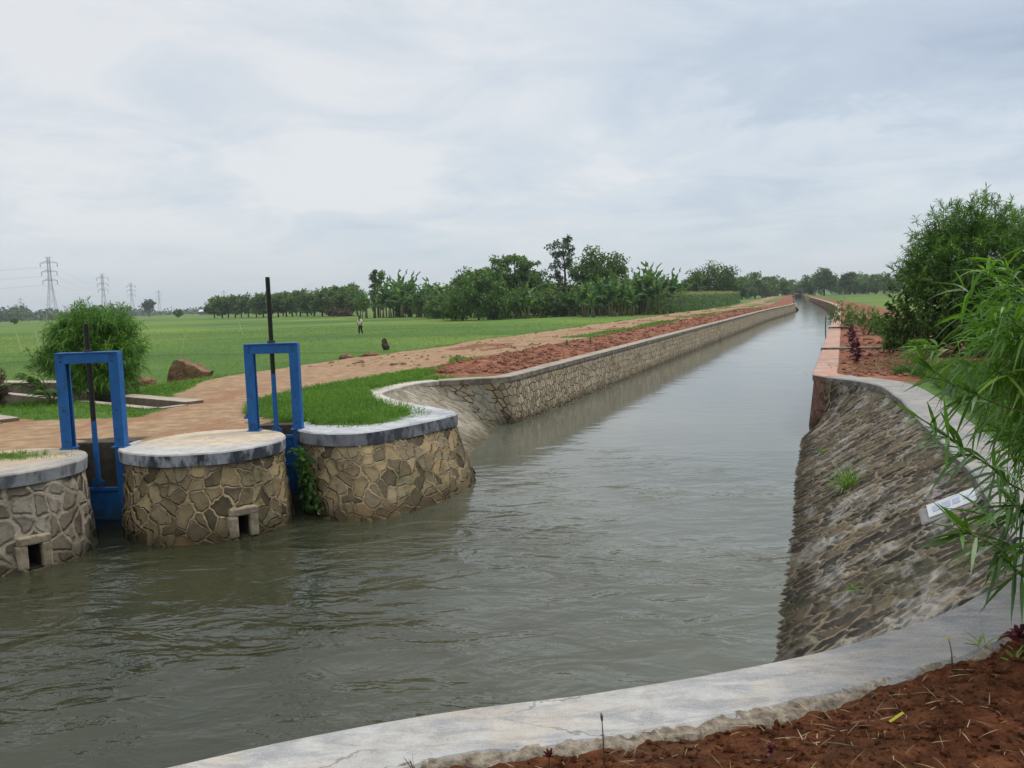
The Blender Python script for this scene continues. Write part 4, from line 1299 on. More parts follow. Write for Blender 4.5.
def at(px_, d_):
    """world x of a column seen at depth d_ (plan only)"""
    a_, b_ = (px_ - 512.0) / FPX, (384.0 - (318.5 - 0.034 * px_)) / FPX
    u_, v_ = a_ * math.cos(ROLL) + b_ * math.sin(ROLL), -a_ * math.sin(ROLL) + b_ * math.cos(ROLL)
    return u_ / (math.cos(PITCH) + v_ * math.sin(PITCH)) * d_


# the stand of trees by the field (about 125 - 150 m off)
gz = FIELD
tree('spreading_tree', 'broad spreading tree with layered branches, left of the slender tall tree', (at(516, 140), 140, gz), 10.9,
     [(-0.05, 0, 0.62, 0.40, 0.35, 0.26), (0.18, 0, 0.55, 0.28, 0.3, 0.25), (-0.22, 0, 0.83, 0.16, 0.16, 0.035), (0.02, 0.05, 0.84, 0.2, 0.2, 0.05), (0.2, 0, 0.76, 0.15, 0.15, 0.04), (-0.2, 0, 0.45, 0.3, 0.3, 0.25)], 170, 34, 0.5, 0.28, M_BROAD_L, 101, 0.26, spread=0.45, clump_r=(0.10, 0.18))
tree('slender_tree', 'slender tall tree with sparse crown rising above the grove', (at(565, 142), 142, gz), 13.0,
     [(0.0, 0, 0.82, 0.17, 0.16, 0.15), (-0.02, 0, 0.62, 0.14, 0.13, 0.13), (0.05, 0, 0.95, 0.06, 0.06, 0.05), (-0.1, 0, 0.45, 0.10, 0.10, 0.08)], 52, 34, 0.42, 0.22, M_BROAD_G, 102, 0.17, clump_r=(0.12, 0.2), bare=0.5, limbs=16)
tree('dense_tree', 'dense round dark tree beside the slender tall tree', (at(601, 140), 140, gz), 10.5,
     [(0, 0, 0.72, 0.40, 0.36, 0.27), (-0.2, 0, 0.6, 0.25, 0.25, 0.22), (0.22, 0, 0.6, 0.22, 0.22, 0.22), (0, 0, 0.42, 0.4, 0.36, 0.24)], 180, 40, 0.45, 0.26, M_BROAD, 103, 0.3)
tree('bushy_tree', 'light green bushy tree in front of the spreading tree at the field edge', (at(478, 124), 124, gz), 6.6,
     [(0, 0, 0.5, 0.55, 0.45, 0.42), (-0.35, 0, 0.42, 0.35, 0.35, 0.38), (0.35, 0, 0.40, 0.38, 0.38, 0.36), (0.1, 0, 0.78, 0.25, 0.25, 0.2)], 190, 34, 0.42, 0.24, M_BROAD_L, 104, 0.14)
tree('bushy_tree', 'taller mid green tree on the left shoulder of the spreading tree', (at(470, 150), 150, gz), 9.0,
     [(0, 0, 0.55, 0.33, 0.33, 0.35), (0.2, 0, 0.68, 0.25, 0.25, 0.22), (-0.25, 0, 0.5, 0.2, 0.2, 0.22)], 120, 34, 0.45, 0.26, M_BROAD, 105, 0.2)
tree('tuft_tree', 'thin tree with a small round top standing over the banana plants', (at(378, 190), 190, gz), 10.2,
     [(0, 0, 0.86, 0.15, 0.15, 0.12), (0.03, 0, 0.68, 0.13, 0.13, 0.10), (-0.05, 0, 0.5, 0.12, 0.12, 0.1)], 46, 30, 0.55, 0.3, M_BROAD, 106, 0.18, bare=0.5)
tree('dark_tree', 'round dark tree beyond the maize, taller of the pair', (at(717, 235), 235, gz), 11.5,
     [(0, 0, 0.62, 0.46, 0.42, 0.36), (-0.1, 0, 0.42, 0.4, 0.4, 0.3), (0.22, 0, 0.5, 0.25, 0.25, 0.3)], 150, 34, 0.6, 0.34, M_BROAD, 107, 0.3)
tree('dark_tree', 'lower dark tree beyond the maize, left of the taller one', (at(697, 232), 232, gz), 9.2,
     [(0, 0, 0.55, 0.36, 0.36, 0.4), (-0.25, 0, 0.45, 0.2, 0.2, 0.35)], 110, 30, 0.6, 0.34, M_BROAD, 108, 0.25)
# understory of the grove
g = tree('grove_shrub', 'leafy shrub in the undergrowth at the foot of the grove', (at(545, 128), 128, gz), 4.2,
         [(0, 0, 0.45, 0.6, 0.5, 0.45), (0.3, 0, 0.4, 0.4, 0.4, 0.4)], 80, 30, 0.4, 0.24, M_BROAD, 109, 0.08, 'undergrowth shrubs of the grove', 'shrub')
for i, (px_, d_, sc) in enumerate(((440, 150, 1.1), (455, 128, 0.9), (500, 126, 0.85), (520, 132, 1.2), (575, 130, 1.0), (598, 128, 0.9), (622, 134, 1.15), (640, 130, 0.9), (425, 172, 1.0), (405, 180, 0.9), (655, 150, 1.2), (672, 160, 1.2), (560, 146, 1.6), (535, 152, 1.7), (615, 150, 1.6), (495, 150, 1.7), (640, 150, 1.4), (590, 156, 1.7), (450, 160, 1.5))):
    c = copy_tree(g)
    c.location = (at(px_, d_), d_, gz)
    c.scale = (sc, sc, sc * (0.9 + 0.2 * random.random()))
    c.rotation_euler.z = random.random() * 6.28
# banana plants
GB = 'banana plants along the field edge'
LB = 'banana plant with broad ragged leaves among the row at the field edge'
protos = [banana_proto('banana_plant', (at(602, 126), 126, gz), 200 + i, h, nl, LB, GB) for i, (h, nl) in enumerate(((7.4, 13), (6.6, 12), (8.2, 14)))]
protos[1].location = (at(525, 124), 124, gz)
protos[2].location = (at(640, 127), 127, gz)
ban = [(585, 120, 0.9), (593, 117, 0.75), (612, 118, 0.85), (622, 121, 1.0), (631, 118, 0.8), (648, 124, 1.05), (657, 122, 0.95), (664, 126, 1.05), (672, 128, 0.95), (606, 127, 1.05), (636, 127, 1.05), (652, 128, 1.1), (570, 128, 0.75), (540, 126, 0.7), (517, 124, 0.6),
       (366, 186, 1.0), (374, 182, 1.15), (386, 178, 1.2), (393, 182, 1.35), (402, 176, 1.4), (410, 180, 1.35), (418, 172, 1.15), (424, 178, 1.25), (432, 168, 1.1), (438, 172, 1.2), (445, 160, 1.0), (399, 186, 1.45), (380, 190, 1.1), (452, 155, 0.9), (360, 192, 0.9), (680, 142, 0.9), (463, 130, 0.6)]
for i, (px_, d_, sc) in enumerate(ban):
    c = copy_tree(protos[i % 3])
    c.location = (at(px_, d_), d_, gz)
    c.scale = (sc * 0.95, sc * 0.95, sc)
    c.rotation_euler.z = random.random() * 6.28
# row of trees across the field (about 300 m off)
GR = 'row of rounded trees across the rice field'
fr = [tree('field_tree', 'rounded dark tree in the long row across the rice field', (at(214, 322), 322, gz), 8.0,
           [(0, 0, 0.62, 0.32, 0.3, 0.34), (0.15, 0, 0.42, 0.28, 0.24, 0.30), (-0.15, 0, 0.40, 0.26, 0.22, 0.30)], 80, 26, 0.7, 0.42, M_BROAD, 301 + i, 0.2, GR, limbs=6) for i in range(3)]
fr[1].location = (at(228, 318), 318, gz)
fr[2].location = (at(241, 314), 314, gz)
for i, px_ in enumerate([222, 235, 248, 256, 263, 271, 278, 286, 292, 300, 307, 314, 322, 329, 336, 343, 350, 357, 268, 283, 296, 311, 326, 340, 352]):
    d_ = 318 - (px_ - 214) * 0.55 + (45 if i > 17 else 0) + random.uniform(-6, 6)
    sc = random.uniform(0.85, 1.12) * (1.2 if i > 17 else 1.0)
    c = copy_tree(fr[i % 3])
    c.location = (at(px_, d_), d_, gz)
    c.scale = (sc * 1.1, sc * 1.1, sc)
    c.rotation_euler.z = random.random() * 6.28
# trees round the far sluice, right and left of the canal's end
GF_ = 'hazy trees at the far end of the canal'
ft = [tree('far_tree', 'hazy rounded tree in the belt at the far end of the canal', (at(812, 440), 440, gz), 12.0,
           [(0, 0, 0.58, 0.36, 0.34, 0.36), (0.2, 0, 0.36, 0.34, 0.28, 0.3), (-0.2, 0, 0.34, 0.34, 0.28, 0.3)], 80, 26, 0.95, 0.6, M_BROAD, 401 + i, 0.3, GF_, limbs=6) for i in range(3)]
ft[1].location = (at(755, 380), 380, gz)
ft[2].location = (at(862, 470), 470, gz)
for i, (px_, d_, sc) in enumerate(((735, 330, 0.85), (742, 360, 0.95), (748, 400, 1.0), (762, 420, 0.95), (770, 400, 1.0), (778, 440, 1.05), (785, 470, 1.0), (792, 500, 0.95), (799, 480, 0.8), (740, 420, 1.1), (766, 470, 1.1), (805, 520, 1.0),
                                   (840, 480, 0.95), (848, 470, 1.0), (855, 450, 0.95), (868, 440, 0.9), (876, 430, 1.0), (884, 420, 1.0), (893, 400, 1.0), (905, 380, 1.1), (920, 360, 1.1), (940, 340, 1.1), (965, 330, 1.1), (990, 320, 1.1), (1015, 310, 1.1), (1040, 300, 1.1), (845, 520, 1.2), (862, 520, 1.2))):
    c = copy_tree(ft[i % 3])
    c.location = (at(px_, d_), d_, gz)
    sc *= 0.86
    c.scale = (sc * 1.15, sc * 1.15, sc)
    c.rotation_euler.z = random.random() * 6.28
tree('far_dome_tree', 'tall dark domed tree right of the far sluice', (at(824, 425), 425, gz), 13.0,
     [(0, 0, 0.62, 0.42, 0.4, 0.34), (0.1, 0, 0.45, 0.4, 0.4, 0.25)], 110, 30, 1.1, 0.65, M_BROAD, 420, 0.4)
tree('far_layered_tree', 'far layered tree right of the domed one', (at(850, 430), 430, gz), 12.0,
     [(0, 0, 0.6, 0.3, 0.3, 0.28), (0.12, 0, 0.83, 0.22, 0.2, 0.05), (-0.1, 0, 0.78, 0.2, 0.2, 0.06), (0, 0, 0.42, 0.4, 0.4, 0.2)], 90, 30, 1.1, 0.6, M_BROAD, 421, 0.35, spread=0.5)
# lone far trees on the left horizon
tree('lone_tree', 'lone tall tree with bare trunk on the hazy left horizon', (at(149, 640), 640, gz), 13.0, [(0, 0, 0.72, 0.32, 0.32, 0.24), (0, 0, 0.5, 0.25, 0.25, 0.15)], 40, 24, 1.3, 0.9, M_BROAD_G, 430, 0.4, bare=0.4)
tree('lone_tree', 'small dark round tree standing alone in the rice field', (at(178, 420), 420, gz), 4.2, [(0, 0, 0.6, 0.45, 0.45, 0.4)], 30, 24, 0.8, 0.5, M_BROAD, 431, 0.15)
tree('lone_tree', 'tiny dark tree standing in the field at the far left', (at(14, 330), 330, gz), 2.4, [(0, 0, 0.6, 0.45, 0.45, 0.4)], 30, 20, 0.5, 0.3, M_BROAD, 432, 0.1)
# distant wooded skyline : reads as one mass
r_ = np.random.default_rng(61)
cl = []
for k in range(1900):
    px_ = r_.uniform(-260, 760) if k % 7 else r_.uniform(760, 1300)
    d_ = r_.uniform(900, 1500) if px_ > 95 else r_.uniform(620, 1200)
    hgt = (6.5 + 6 * float(fbm(np.array([px_]), np.array([0.0]), 0.03, 3, 3)[0])) * (1.5 if px_ < 60 else 1.0) * r_.uniform(0.5, 1.15)
    rad = 3.5 + 3 * r_.random()
    x_ = at(px_, d_)
    for zc in np.arange(1.0, max(2.0, hgt), 3.2):
        cl.append((x_ + r_.normal() * 2, d_ + r_.normal() * 4, gz + zc, rad))
tag(leaf_obj('distant_wood', [crown_leaves(np.array(cl), 12, 3.2, 2.2, r_, 0.8)], M_BROAD_G), 'hazy blue line of distant woods on the horizon', 'woods', kind='stuff')

# ------------------------------------------------------------------ maize, rice, grass
r_ = np.random.default_rng(71)
parts = []
n = 1500
s_ = r_.uniform(118, 235, n)
t_ = r_.uniform(17.5, 25, n) + (s_ - 118) * 0.01
x, y = su(s_, -t_)
hg = 2.4 + 0.6 * r_.random(n)
P0 = np.stack([x, y, np.full(n, gz)], 1)
per = 8
P = np.repeat(P0, per, 0)
P[:, 2] += np.repeat(hg, per) * r_.uniform(0.05, 0.9, n * per)
az = r_.random(n * per) * 6.283
D = np.stack([np.cos(az) * 0.6, np.sin(az) * 0.6, np.full(n * per, 0.8)], 1)
V, F, idx = strips(P, D, 0.85, 0.13, 0.7, 3, r=r_)
parts.append((V, F, (0.7 * r_.random(n * per))[idx]))
V, F, idx = strips(P0, np.tile((0, 0, 1.0), (n, 1)), hg, 0.07, 0.0, 1, r=r_)
parts.append((V, F, np.full(len(V), 0.5)))
P = np.repeat(P0, 5, 0); P[:, 2] += np.repeat(hg, 5)
V, F, idx = strips(P, rand_dir(n * 5, r_) * 0.5 + np.array((0, 0, 0.8)), 0.45, 0.07, 0.3, 1, r=r_)
parts.append((V, F, np.full(len(V), 0.97)))
tag(leaf_obj('maize_crop', parts, M_MAIZE), 'strip of tasselled maize between the grove and the dirt road', 'maize crop', kind='stuff')


def blades(n, xs, ys, cond, h, wd, mat, name, label, cat, seed, per=4, lean=0.45, droop=0.4, zf=ground_h, segs=2):
    r = np.random.default_rng(seed)
    X, Y = xs(r, n), ys(r, n)
    k = cond(X, Y, r)
    X, Y = X[k], Y[k]
    Z = zf(X, Y)
    m = len(X)
    P = np.repeat(np.stack([X, Y, Z - 0.01], 1), per, 0)
    P[:, :2] += 0.03 * r.normal(size=(m * per, 2))
    D = np.array((0, 0, 1.0)) + lean * r.normal(size=(m * per, 3))
    hh = np.repeat(h * (0.6 + 0.8 * r.random(m)), per) * (0.6 + 0.6 * r.random(m * per))
    dist = np.maximum(np.repeat(Y, per) / 14.0, 1.0)
    V, F, idx = strips(P, D, hh, wd * dist, droop, segs, r=r)
    cv = np.repeat(0.5 + 0.5 * fbm(X, Y, 0.8, 3, seed), per)
    o = leaf_obj(name, [(V, F, np.clip(0.55 * cv + 0.6 * r.random(m * per) - 0.12, 0, 1)[idx])], mat)
    return tag(o, label, cat, kind='stuff')


def dry(X, Y):
    red, road, rice = zones(X, Y)
    ok = (red < 0.4) & (road < 0.45) & ~in_poly(X, Y, W_POLY)
    for p in PITS:
        ok &= ~in_poly(X, Y, p)
    return ok, rice


def c_left(X, Y, r):
    ok, rice = dry(X, Y)
    s, u = su_of(X, Y)
    for p0, a, b, c, d_ in ((CH_B0, -0.05, 1.25, 0, 0), (CH_A0, -0.1, 1.2, 0, 0)):
        q = (X - p0[0]) * CH_N[0] + (Y - p0[1]) * CH_N[1]
        l_ = (X - p0[0]) * CH_D[0] + (Y - p0[1]) * CH_D[1]
        ok &= ~((q > a) & (q < b) & (l_ > -0.3) & (l_ < 9))
    return ok & (rice < 0.5) & (fbm(X, Y, 0.6, 3, 77) > -0.35 - 0.3 * r.random(len(X)))


blades(42000, lambda r, n: r.uniform(-16, -1.5, n), lambda r, n: r.uniform(13.5, 36, n), c_left, 0.16, 0.010, M_GRASS, 'grass', 'short green grass round the channels and the dirt road', 'grass', 81)
blades(26000, lambda r, n: r.uniform(-6.2, -1.2, n), lambda r, n: r.uniform(13.3, 26, n),
       lambda X, Y, r: in_poly(X, Y, G_ISLAND) & dry(X, Y)[0], 0.20, 0.010, M_GRASS, 'island_grass', 'lush grass tuft behind the curved pier coping', 'grass', 82, per=5)


def road_xy(seed):
    def gx_(r, n):
        r2 = np.random.default_rng(seed)
        x, y = su(24 + 100 * r2.random(n) ** 1.5, -r2.uniform(10.5, 19.5, n))
        gx_.y = y
        return x
    return gx_


gxr = road_xy(9)
blades(30000, gxr, lambda r, n: gxr.y, lambda X, Y, r: dry(X, Y)[0] & (dry(X, Y)[1] < 0.6), 0.14, 0.012, M_GRASS, 'verge_grass', 'ragged grass strips along the dirt road', 'grass', 86, per=3)


def c_right(X, Y, r):
    q = catmull([(8.35, 17.6), (6.95, 13.5), (6.0, 10.9), (5.62, 9.6), (5.2, 8.4), (4.8, 7.2), (4.3, 6.0)], 0.2)
    lim = np.interp(Y, q[::-1, 1], q[::-1, 0])
    return (X > lim + 0.12) & (Y > 6) & (Y < 19.3)


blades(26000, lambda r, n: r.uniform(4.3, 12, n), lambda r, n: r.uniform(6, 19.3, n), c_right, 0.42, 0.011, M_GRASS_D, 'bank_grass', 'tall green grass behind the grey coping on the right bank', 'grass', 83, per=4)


def c_rice(X, Y, r):
    ok, rice = dry(X, Y)
    return ok & (rice > 0.55)


def rice_xy(seed):
    def fx(r, n):
        r2 = np.random.default_rng(seed)
        s = 17 + 80 * r2.random(n) ** 1.7
        t = 18 + r2.random(n) ** 1.6 * (18 + s * 1.3)
        x, y = su(s, -t)
        fx.y = y
        return x
    return fx


fx = rice_xy(5)
blades(42000, fx, lambda r, n: fx.y, c_rice, 0.20, 0.012, M_RICE, 'rice_plants', 'young green rice plants in the field', 'rice', 84, per=3, lean=0.3, segs=1)
# tufts on the cap of the left pier
blades(420, lambda r, n: r.normal(-7.0, 0.32, n), lambda r, n: r.normal(11.75, 0.16, n), lambda X, Y, r: ((X + 6.85) ** 2 + (Y - 11.4) ** 2) < 1.0, 0.09, 0.008, M_GRASS, 'cap_grass', 'small grass patch on the left pier cap', 'grass', 85, zf=lambda X, Y: np.full(X.shape, 0.012))
# straw on the near soil
r_ = np.random.default_rng(91)
n = 3400
X = r_.uniform(-0.6, 4.2, n)
Y = r_.uniform(1.9, 5.2, n)
ey = np.interp(X, top_line[order, 0], top_line[order, 1])
k = (ey - Y > 0.52) & (r_.random(n) < 0.25 + 0.75 * (fbm(X, Y, 1.4, 3, 4) > 0))
X, Y = X[k], Y[k]
m_ = len(X)
Z = 0.02 + 0.035 * fbm(X, Y, 2.2, 5, 71) + 0.075 * smooth01(0.45, 1.2, ey[k] - Y) - 0.03
az = r_.random(m_) * 6.283
V, F, idx = strips(np.stack([X, Y, Z], 1), np.stack([np.cos(az), np.sin(az), r_.normal(0.05, 0.22, m_)], 1), r_.uniform(0.02, 0.15, m_), 0.0038, 0.12, 4, r=r_)
tag(leaf_obj('straw_litter', [(V, F, r_.random(m_)[idx])], M_STRAW), 'dry straw scattered on the red soil in front', 'straw', kind='stuff')

# ------------------------------------------------------------------ small plants
def sprig(name, label, cat, loc, n, L, W, mat, seed, droop=0.35, spread=0.6, stem_h=0.0, stem_r=0.003, group=None, stem_mat=M_TWIG):
    r = np.random.default_rng(seed)
    root = empty(name, loc, label, cat, group)
    D = np.array((0, 0, 1.0)) + spread * r.normal(size=(n, 3))
    D[:, 2] = np.abs(D[:, 2])
    P = np.zeros((n, 3)) + np.array((0, 0, stem_h)) - np.array((0, 0, 1.0)) * (r.random(n) * stem_h * 0.6)[:, None]
    P[:, :2] += 0.12 * L * r.normal(size=(n, 2))
    V, F, idx = strips(P, D, L * (0.6 + 0.7 * r.random(n)), W, droop, 3, r=r)
    leaf_obj('leaves', [(V, F, r.random(n)[idx])], mat, root)
    if stem_h:
        MB().tube([(0, 0, -0.04), (0.01, 0, stem_h * 0.5), (0, 0, stem_h)], stem_r, 5).build('stem', stem_mat, root)
    return root


# green weeds on the slope
for (x, y, z_, k, L, lb) in ((4.46, 11.5, -0.74, 120, 0.42, 'spindly green weed growing between the stones in the middle of the mossy slope'),
                             (5.1, 14.3, -0.8, 26, 0.16, 'small weed tuft on the upper far part of the mossy slope'),
                             (5.15, 11.2, -0.35, 34, 0.2, 'grassy weed just below the grey coping on the mossy slope'),
                             (2.95, 7.5, -0.75, 16, 0.1, 'tiny weed near the foot of the mossy slope, close to the near coping')):
    o = sprig('weed', lb, 'weed', (x, y, z_), k, L, 0.011, M_GRASS, int(x * 100), 0.3, 0.75)
# ivy-like creeper under the curved pier, beside the taller gate
r_ = np.random.default_rng(95)
n = 420
zz_ = r_.uniform(-1.1, -0.2, n)
P = np.stack([-3.32 + 0.12 * (-zz_) + r_.normal(0, 0.05, n), 13.45 - 0.65 * r_.random(n) - 0.2 * (-zz_), zz_], 1)
P[:, 0] += 0.55 * np.clip(13.1 - P[:, 1], 0, 1)
V, F, idx = strips(P, unit(rand_dir(n, r_) + np.array((-0.2, -0.5, 0))), 0.085, 0.06, 0.4, 2, r=r_)
cr = leaf_obj('creeper', [(V, F, (0.6 * r_.random(n))[idx])], M_NARROW_D)
tag(cr, 'dark green creeper on the shaded side of the curved pier beside the taller gate', 'creeper')

# near sprigs in the red soil
def stalk(name, label, cat, loc, h, lean, mat, head, head_mat, head_part='bud'):
    root = empty(name, loc, label, cat)
    tip = (lean[0], lean[1], h)
    MB().tube([(0, 0, -0.05), (lean[0] * 0.3, lean[1] * 0.3, h * 0.5), tip], [0.0035, 0.003, 0.002], 6).build('stem', mat, root, smooth=True)
    n_, L_, W_, sp = head
    r = np.random.default_rng(int(abs(loc[0]) * 1000) + 3)
    D = np.array((lean[0] / h, lean[1] / h, 1.0)) + sp * r.normal(size=(n_, 3))
    V, F, idx = strips(np.tile(tip, (n_, 1)) - np.array((0, 0, 0.3 * L_)), D, L_ * (0.8 + 0.4 * r.random(n_)), W_, 0.1, 4, r=r, shape=1.0)
    leaf_obj(head_part, [(V, F, r.random(n_)[idx])], head_mat, root)
    return root


M_YELLOW = mat_leaf('yellow_petal', (0.45, 0.42, 0.03), (0.65, 0.60, 0.06), 0.3)
M_DRYLEAF = mat_leaf('dry_leaf', (0.10, 0.07, 0.045), (0.2, 0.14, 0.09), 0.1, 0.8)
stalk('dry_sprig', 'dry curled brown leaf standing at the bottom edge of the coping', 'plant', (-0.43, 3.36, -0.02), 0.06, (-0.02, 0, 0), M_BARK, (3, 0.09, 0.012, 0.12), M_DRYLEAF, 'leaf')
stalk('red_flower', 'small dark red flower at the bottom of the coping, left of the thin stalk', 'flower', (0.10, 3.41, -0.01), 0.055, (0.0, 0, 0), M_BARK, (9, 0.05, 0.016, 0.35), M_REDLEAF, 'flower_head')
stalk('seed_stalk', 'thin upright brown stalk with a seed head in front of the coping', 'plant', (0.325, 3.40, 0.0), 0.19, (-0.005, 0, 0), M_BARK, (5, 0.042, 0.010, 0.10), M_DRYLEAF, 'seed_head')
stalk('red_flower', 'dark red flower head standing on the bare red soil', 'flower', (0.98, 3.30, 0.0), 0.10, (0.0, 0, 0), M_BARK, (10, 0.04, 0.02, 0.6), M_REDLEAF, 'flower_head')
stalk('yellow_bud', 'yellow flower bud on a thin stem over the near coping', 'flower', (2.16, 4.20, 0.0), 0.14, (-0.02, 0, 0), M_TWIG, (5, 0.032, 0.013, 0.15), M_YELLOW, 'bud')
sprig('grass_tuft', 'few green grass blades at the soil edge right of the yellow bud', 'grass', (2.42, 4.42, 0.0), 9, 0.16, 0.007, M_GRASS, 981, 0.3, 0.45)
sprig('red_leaf_plant', 'dark red leaved plant at the right edge on the near soil', 'plant', (2.62, 4.40, 0.0), 22, 0.10, 0.035, M_REDLEAF, 982, 0.5, 0.8, 0.10)
sprig('green_seedling', 'green seedling at the right edge below the dark red plant', 'plant', (2.50, 4.22, 0.0), 18, 0.12, 0.014, M_GRASS, 983, 0.4, 0.9)
sprig('soil_weed', 'tiny green weed in the middle of the bare red soil', 'weed', (1.75, 3.45, 0.02), 10, 0.05, 0.006, M_GRASS, 984, 0.3, 0.7)
yl = MB().box((0, 0, 0), (0.085, 0.012, 0.003)).build('fallen_leaf', M_YELLOW, None)
yl.location = (1.62, 3.62, 0.045); yl.rotation_euler = (0.2, -0.25, 0.45)
tag(yl, 'thin yellow fallen leaf lying on the red soil', 'leaf')

# white staff gauge on the slope
M_WHITE = mat_plain('white_enamel', (0.44, 0.46, 0.48), (0.58, 0.59, 0.60), 20, 0.35, 0.1, 0.003, 0.5)
M_BLUEMARK = mat_plain('faded_blue_mark', (0.30, 0.34, 0.44), (0.40, 0.43, 0.52), 30, 0.6, 0.1, 0.002)
ga, gb = Vector((4.05, 8.28, -0.36)), Vector((4.40, 8.08, -0.15))
gd = (gb - ga).normalized()
gnrm = Vector((-0.60, -0.15, 0.78))
gs = gd.cross(gnrm).normalized()
gnrm = gs.cross(gd).normalized()
rot = Matrix((gd, gs, gnrm)).transposed()
gr = empty('staff_gauge', (0, 0, 0), 'white staff gauge plate with faded blue marks set on the mossy slope', 'gauge')
gc = (ga + gb) / 2
MB().box(gc + gd * 0.06 - gnrm * 0.02 + gs * 0.03, ((gb - ga).length + 0.3, 0.25, 0.26), rot).build('concrete_strip', M_COPING_R, gr, bevel=0.02)
MB().box(gc + gnrm * 0.115, ((gb - ga).length, 0.20, 0.012), rot).build('plate', M_WHITE, gr, bevel=0.003)
mk = MB()
for t_, w_, l_ in ((-0.62, 0.08, 0.07), (-0.2, 0.09, 0.08), (0.22, 0.08, 0.07), (0.62, 0.05, 0.05)):
    mk.box(gc + gd * (t_ * (gb - ga).length / 2) + gnrm * 0.1225, (l_, w_, 0.004), rot)
mk.build('blue_marks', M_BLUEMARK, gr)

# plants of the right bank
for i, (x, y, h, lb) in enumerate(((16.2, 42.5, 1.35, 'small green shrub on red soil, farthest in the row beside the pink coping'),
                                   (14.7, 36.0, 1.2, 'small green shrub on red soil near the farther cross beam'),
                                   (13.1, 30.3, 1.05, 'small green shrub on red soil beyond the longer cross beam'),
                                   (11.2, 25.4, 0.7, 'low green shrub at the foot of the broad dark shrub'),
                                   (10.1, 21.6, 0.6, 'low green shrub behind the dry straw heap'))):
    narrow_bush('bank_shrub', lb, 'shrub', (x, y, -0.03), [(0, 0, h * 0.6, h * 0.55, h * 0.55, h * 0.5), (h * 0.4, 0, h * 0.4, h * 0.4, h * 0.4, h * 0.35)], 110, 16, 0.17, 0.035, 0.3, M_NARROW_D, 500 + i, segs=2, n_main=5, rad=0.015, group='small shrubs on the right bank')
LR = 'dark red leaved seedling in the row along the pink coping'
for i, s_ in enumerate((22.6, 24.0, 25.4, 26.8, 28.2, 30.6, 32.2, 34.0, 36.0, 38.5, 41.5, 45)):
    x, y = su(s_, 0.32 + 0.08 * math.sin(i * 2.1))
    sprig('red_seedling', LR, 'plant', (float(x), float(y), 0.0), 44, 0.20, 0.05, M_REDLEAF, 520 + i, 0.5, 0.8, 0.38, 0.008, 'red leaved seedlings along the pink coping', M_BARK)
# heap of dry stalks
r_ = np.random.default_rng(97)
n = 1100
q = r_.normal(size=(n, 2)) * np.array((0.75, 0.55))
P = np.stack([9.5 + q[:, 0], 20.6 + q[:, 1], 0.02 + 0.45 * np.exp(-(q ** 2).sum(1) / 0.5) * r_.random(n)], 1)
V, F, idx = strips(P, rand_dir(n, r_) * np.array((1, 1, 0.35)), 0.3, 0.016, 0.15, 2, r=r_)
tag(leaf_obj('straw_heap', [(V, F, (0.35 * r_.random(n))[idx])], M_STRAW), 'heap of dry brown stalks on red soil by the grey coping', 'straw heap')
# dark seedlings on the left red bank
for (x, y, lb) in ((-1.62, 25.9, 'dark withered seedling on the red bank nearest the curved wall corner'), (2.15, 33.3, 'dark withered seedling on the red bank, left one of the farther pair'), (3.2, 34.9, 'dark withered seedling on the red bank, right one of the farther pair')):
    sprig('withered_seedling', lb, 'plant', (x, y, 0.05), 12, 0.16, 0.03, M_BROWNLEAF, int(x * 50 + 300), 0.6, 0.7, 0.32, 0.014, None, M_BARK)


# spoil boulders, clods and stump
def boulder(name, loc, size, seed, mat, label, cat='boulder', flat=0.5):
    bm = bmesh.new()
    bmesh.ops.create_icosphere(bm, subdivisions=5, radius=1.0)
    for v in bm.verts:
        p = v.co.copy()
        # cut by a few random planes for broken faces, then roughen
        rr = random.Random(seed)
        for _ in range(9):
            nrm = Vector((rr.gauss(0, 1), rr.gauss(0, 1), rr.gauss(0, 0.8))).normalized()
            dd = rr.uniform(0.55, 0.85)
            e = p.dot(nrm) - dd
            if e > 0:
                p -= nrm * e
        p += p.normalized() * (0.13 * mnoise.fractal(p * 2.4 + Vector((seed, 0, 0)), 1.0, 2.0, 5))
        v.co = Vector((p.x * size[0], p.y * size[1], p.z * size[2]))
    me = bpy.data.meshes.new(name)
    bm.to_mesh(me); bm.free()
    me.polygons.foreach_set('use_smooth', np.full(len(me.polygons), True))
    o = link(name, me, mat)
    o.location = loc
    return tag(o, label, cat)


M_LATERITE = mat_plain('laterite', (0.085, 0.042, 0.022), (0.30, 0.18, 0.10), 3.2, 0.95, 1.0, 0.08)
def block(loc, prof, depth, label, seed):
    bm = bmesh.new()
    a = [bm.verts.new((x, -depth / 2 + 0.06 * math.sin(3 * x), z_)) for x, z_ in prof]
    b = [bm.verts.new((x * 0.9 + 0.05, depth / 2, z_ * 0.92)) for x, z_ in prof]
    n_ = len(prof)
    bm.faces.new(a)
    bm.faces.new(b[::-1])
    for k in range(n_):
        bm.faces.new((a[k], b[k], b[(k + 1) % n_], a[(k + 1) % n_]))
    bmesh.ops.recalc_face_normals(bm, faces=bm.faces)
    bmesh.ops.triangulate(bm, faces=bm.faces)
    bmesh.ops.subdivide_edges(bm, edges=bm.edges, cuts=7, use_grid_fill=True)
    for v in bm.verts:
        p = v.co
        v.co += Vector((mnoise.fractal(p * 3 + Vector((seed, 0, 0)), 1, 2, 5), mnoise.fractal(p * 3 + Vector((0, seed, 0)), 1, 2, 5), mnoise.fractal(p * 3 + Vector((0, 0, seed)), 1, 2, 5))) * 0.045
    me = bpy.data.meshes.new('boulder')
    bm.to_mesh(me); bm.free()
    o = link('boulder', me, M_LATERITE)
    o.location = loc
    return tag(o, label, 'boulder')


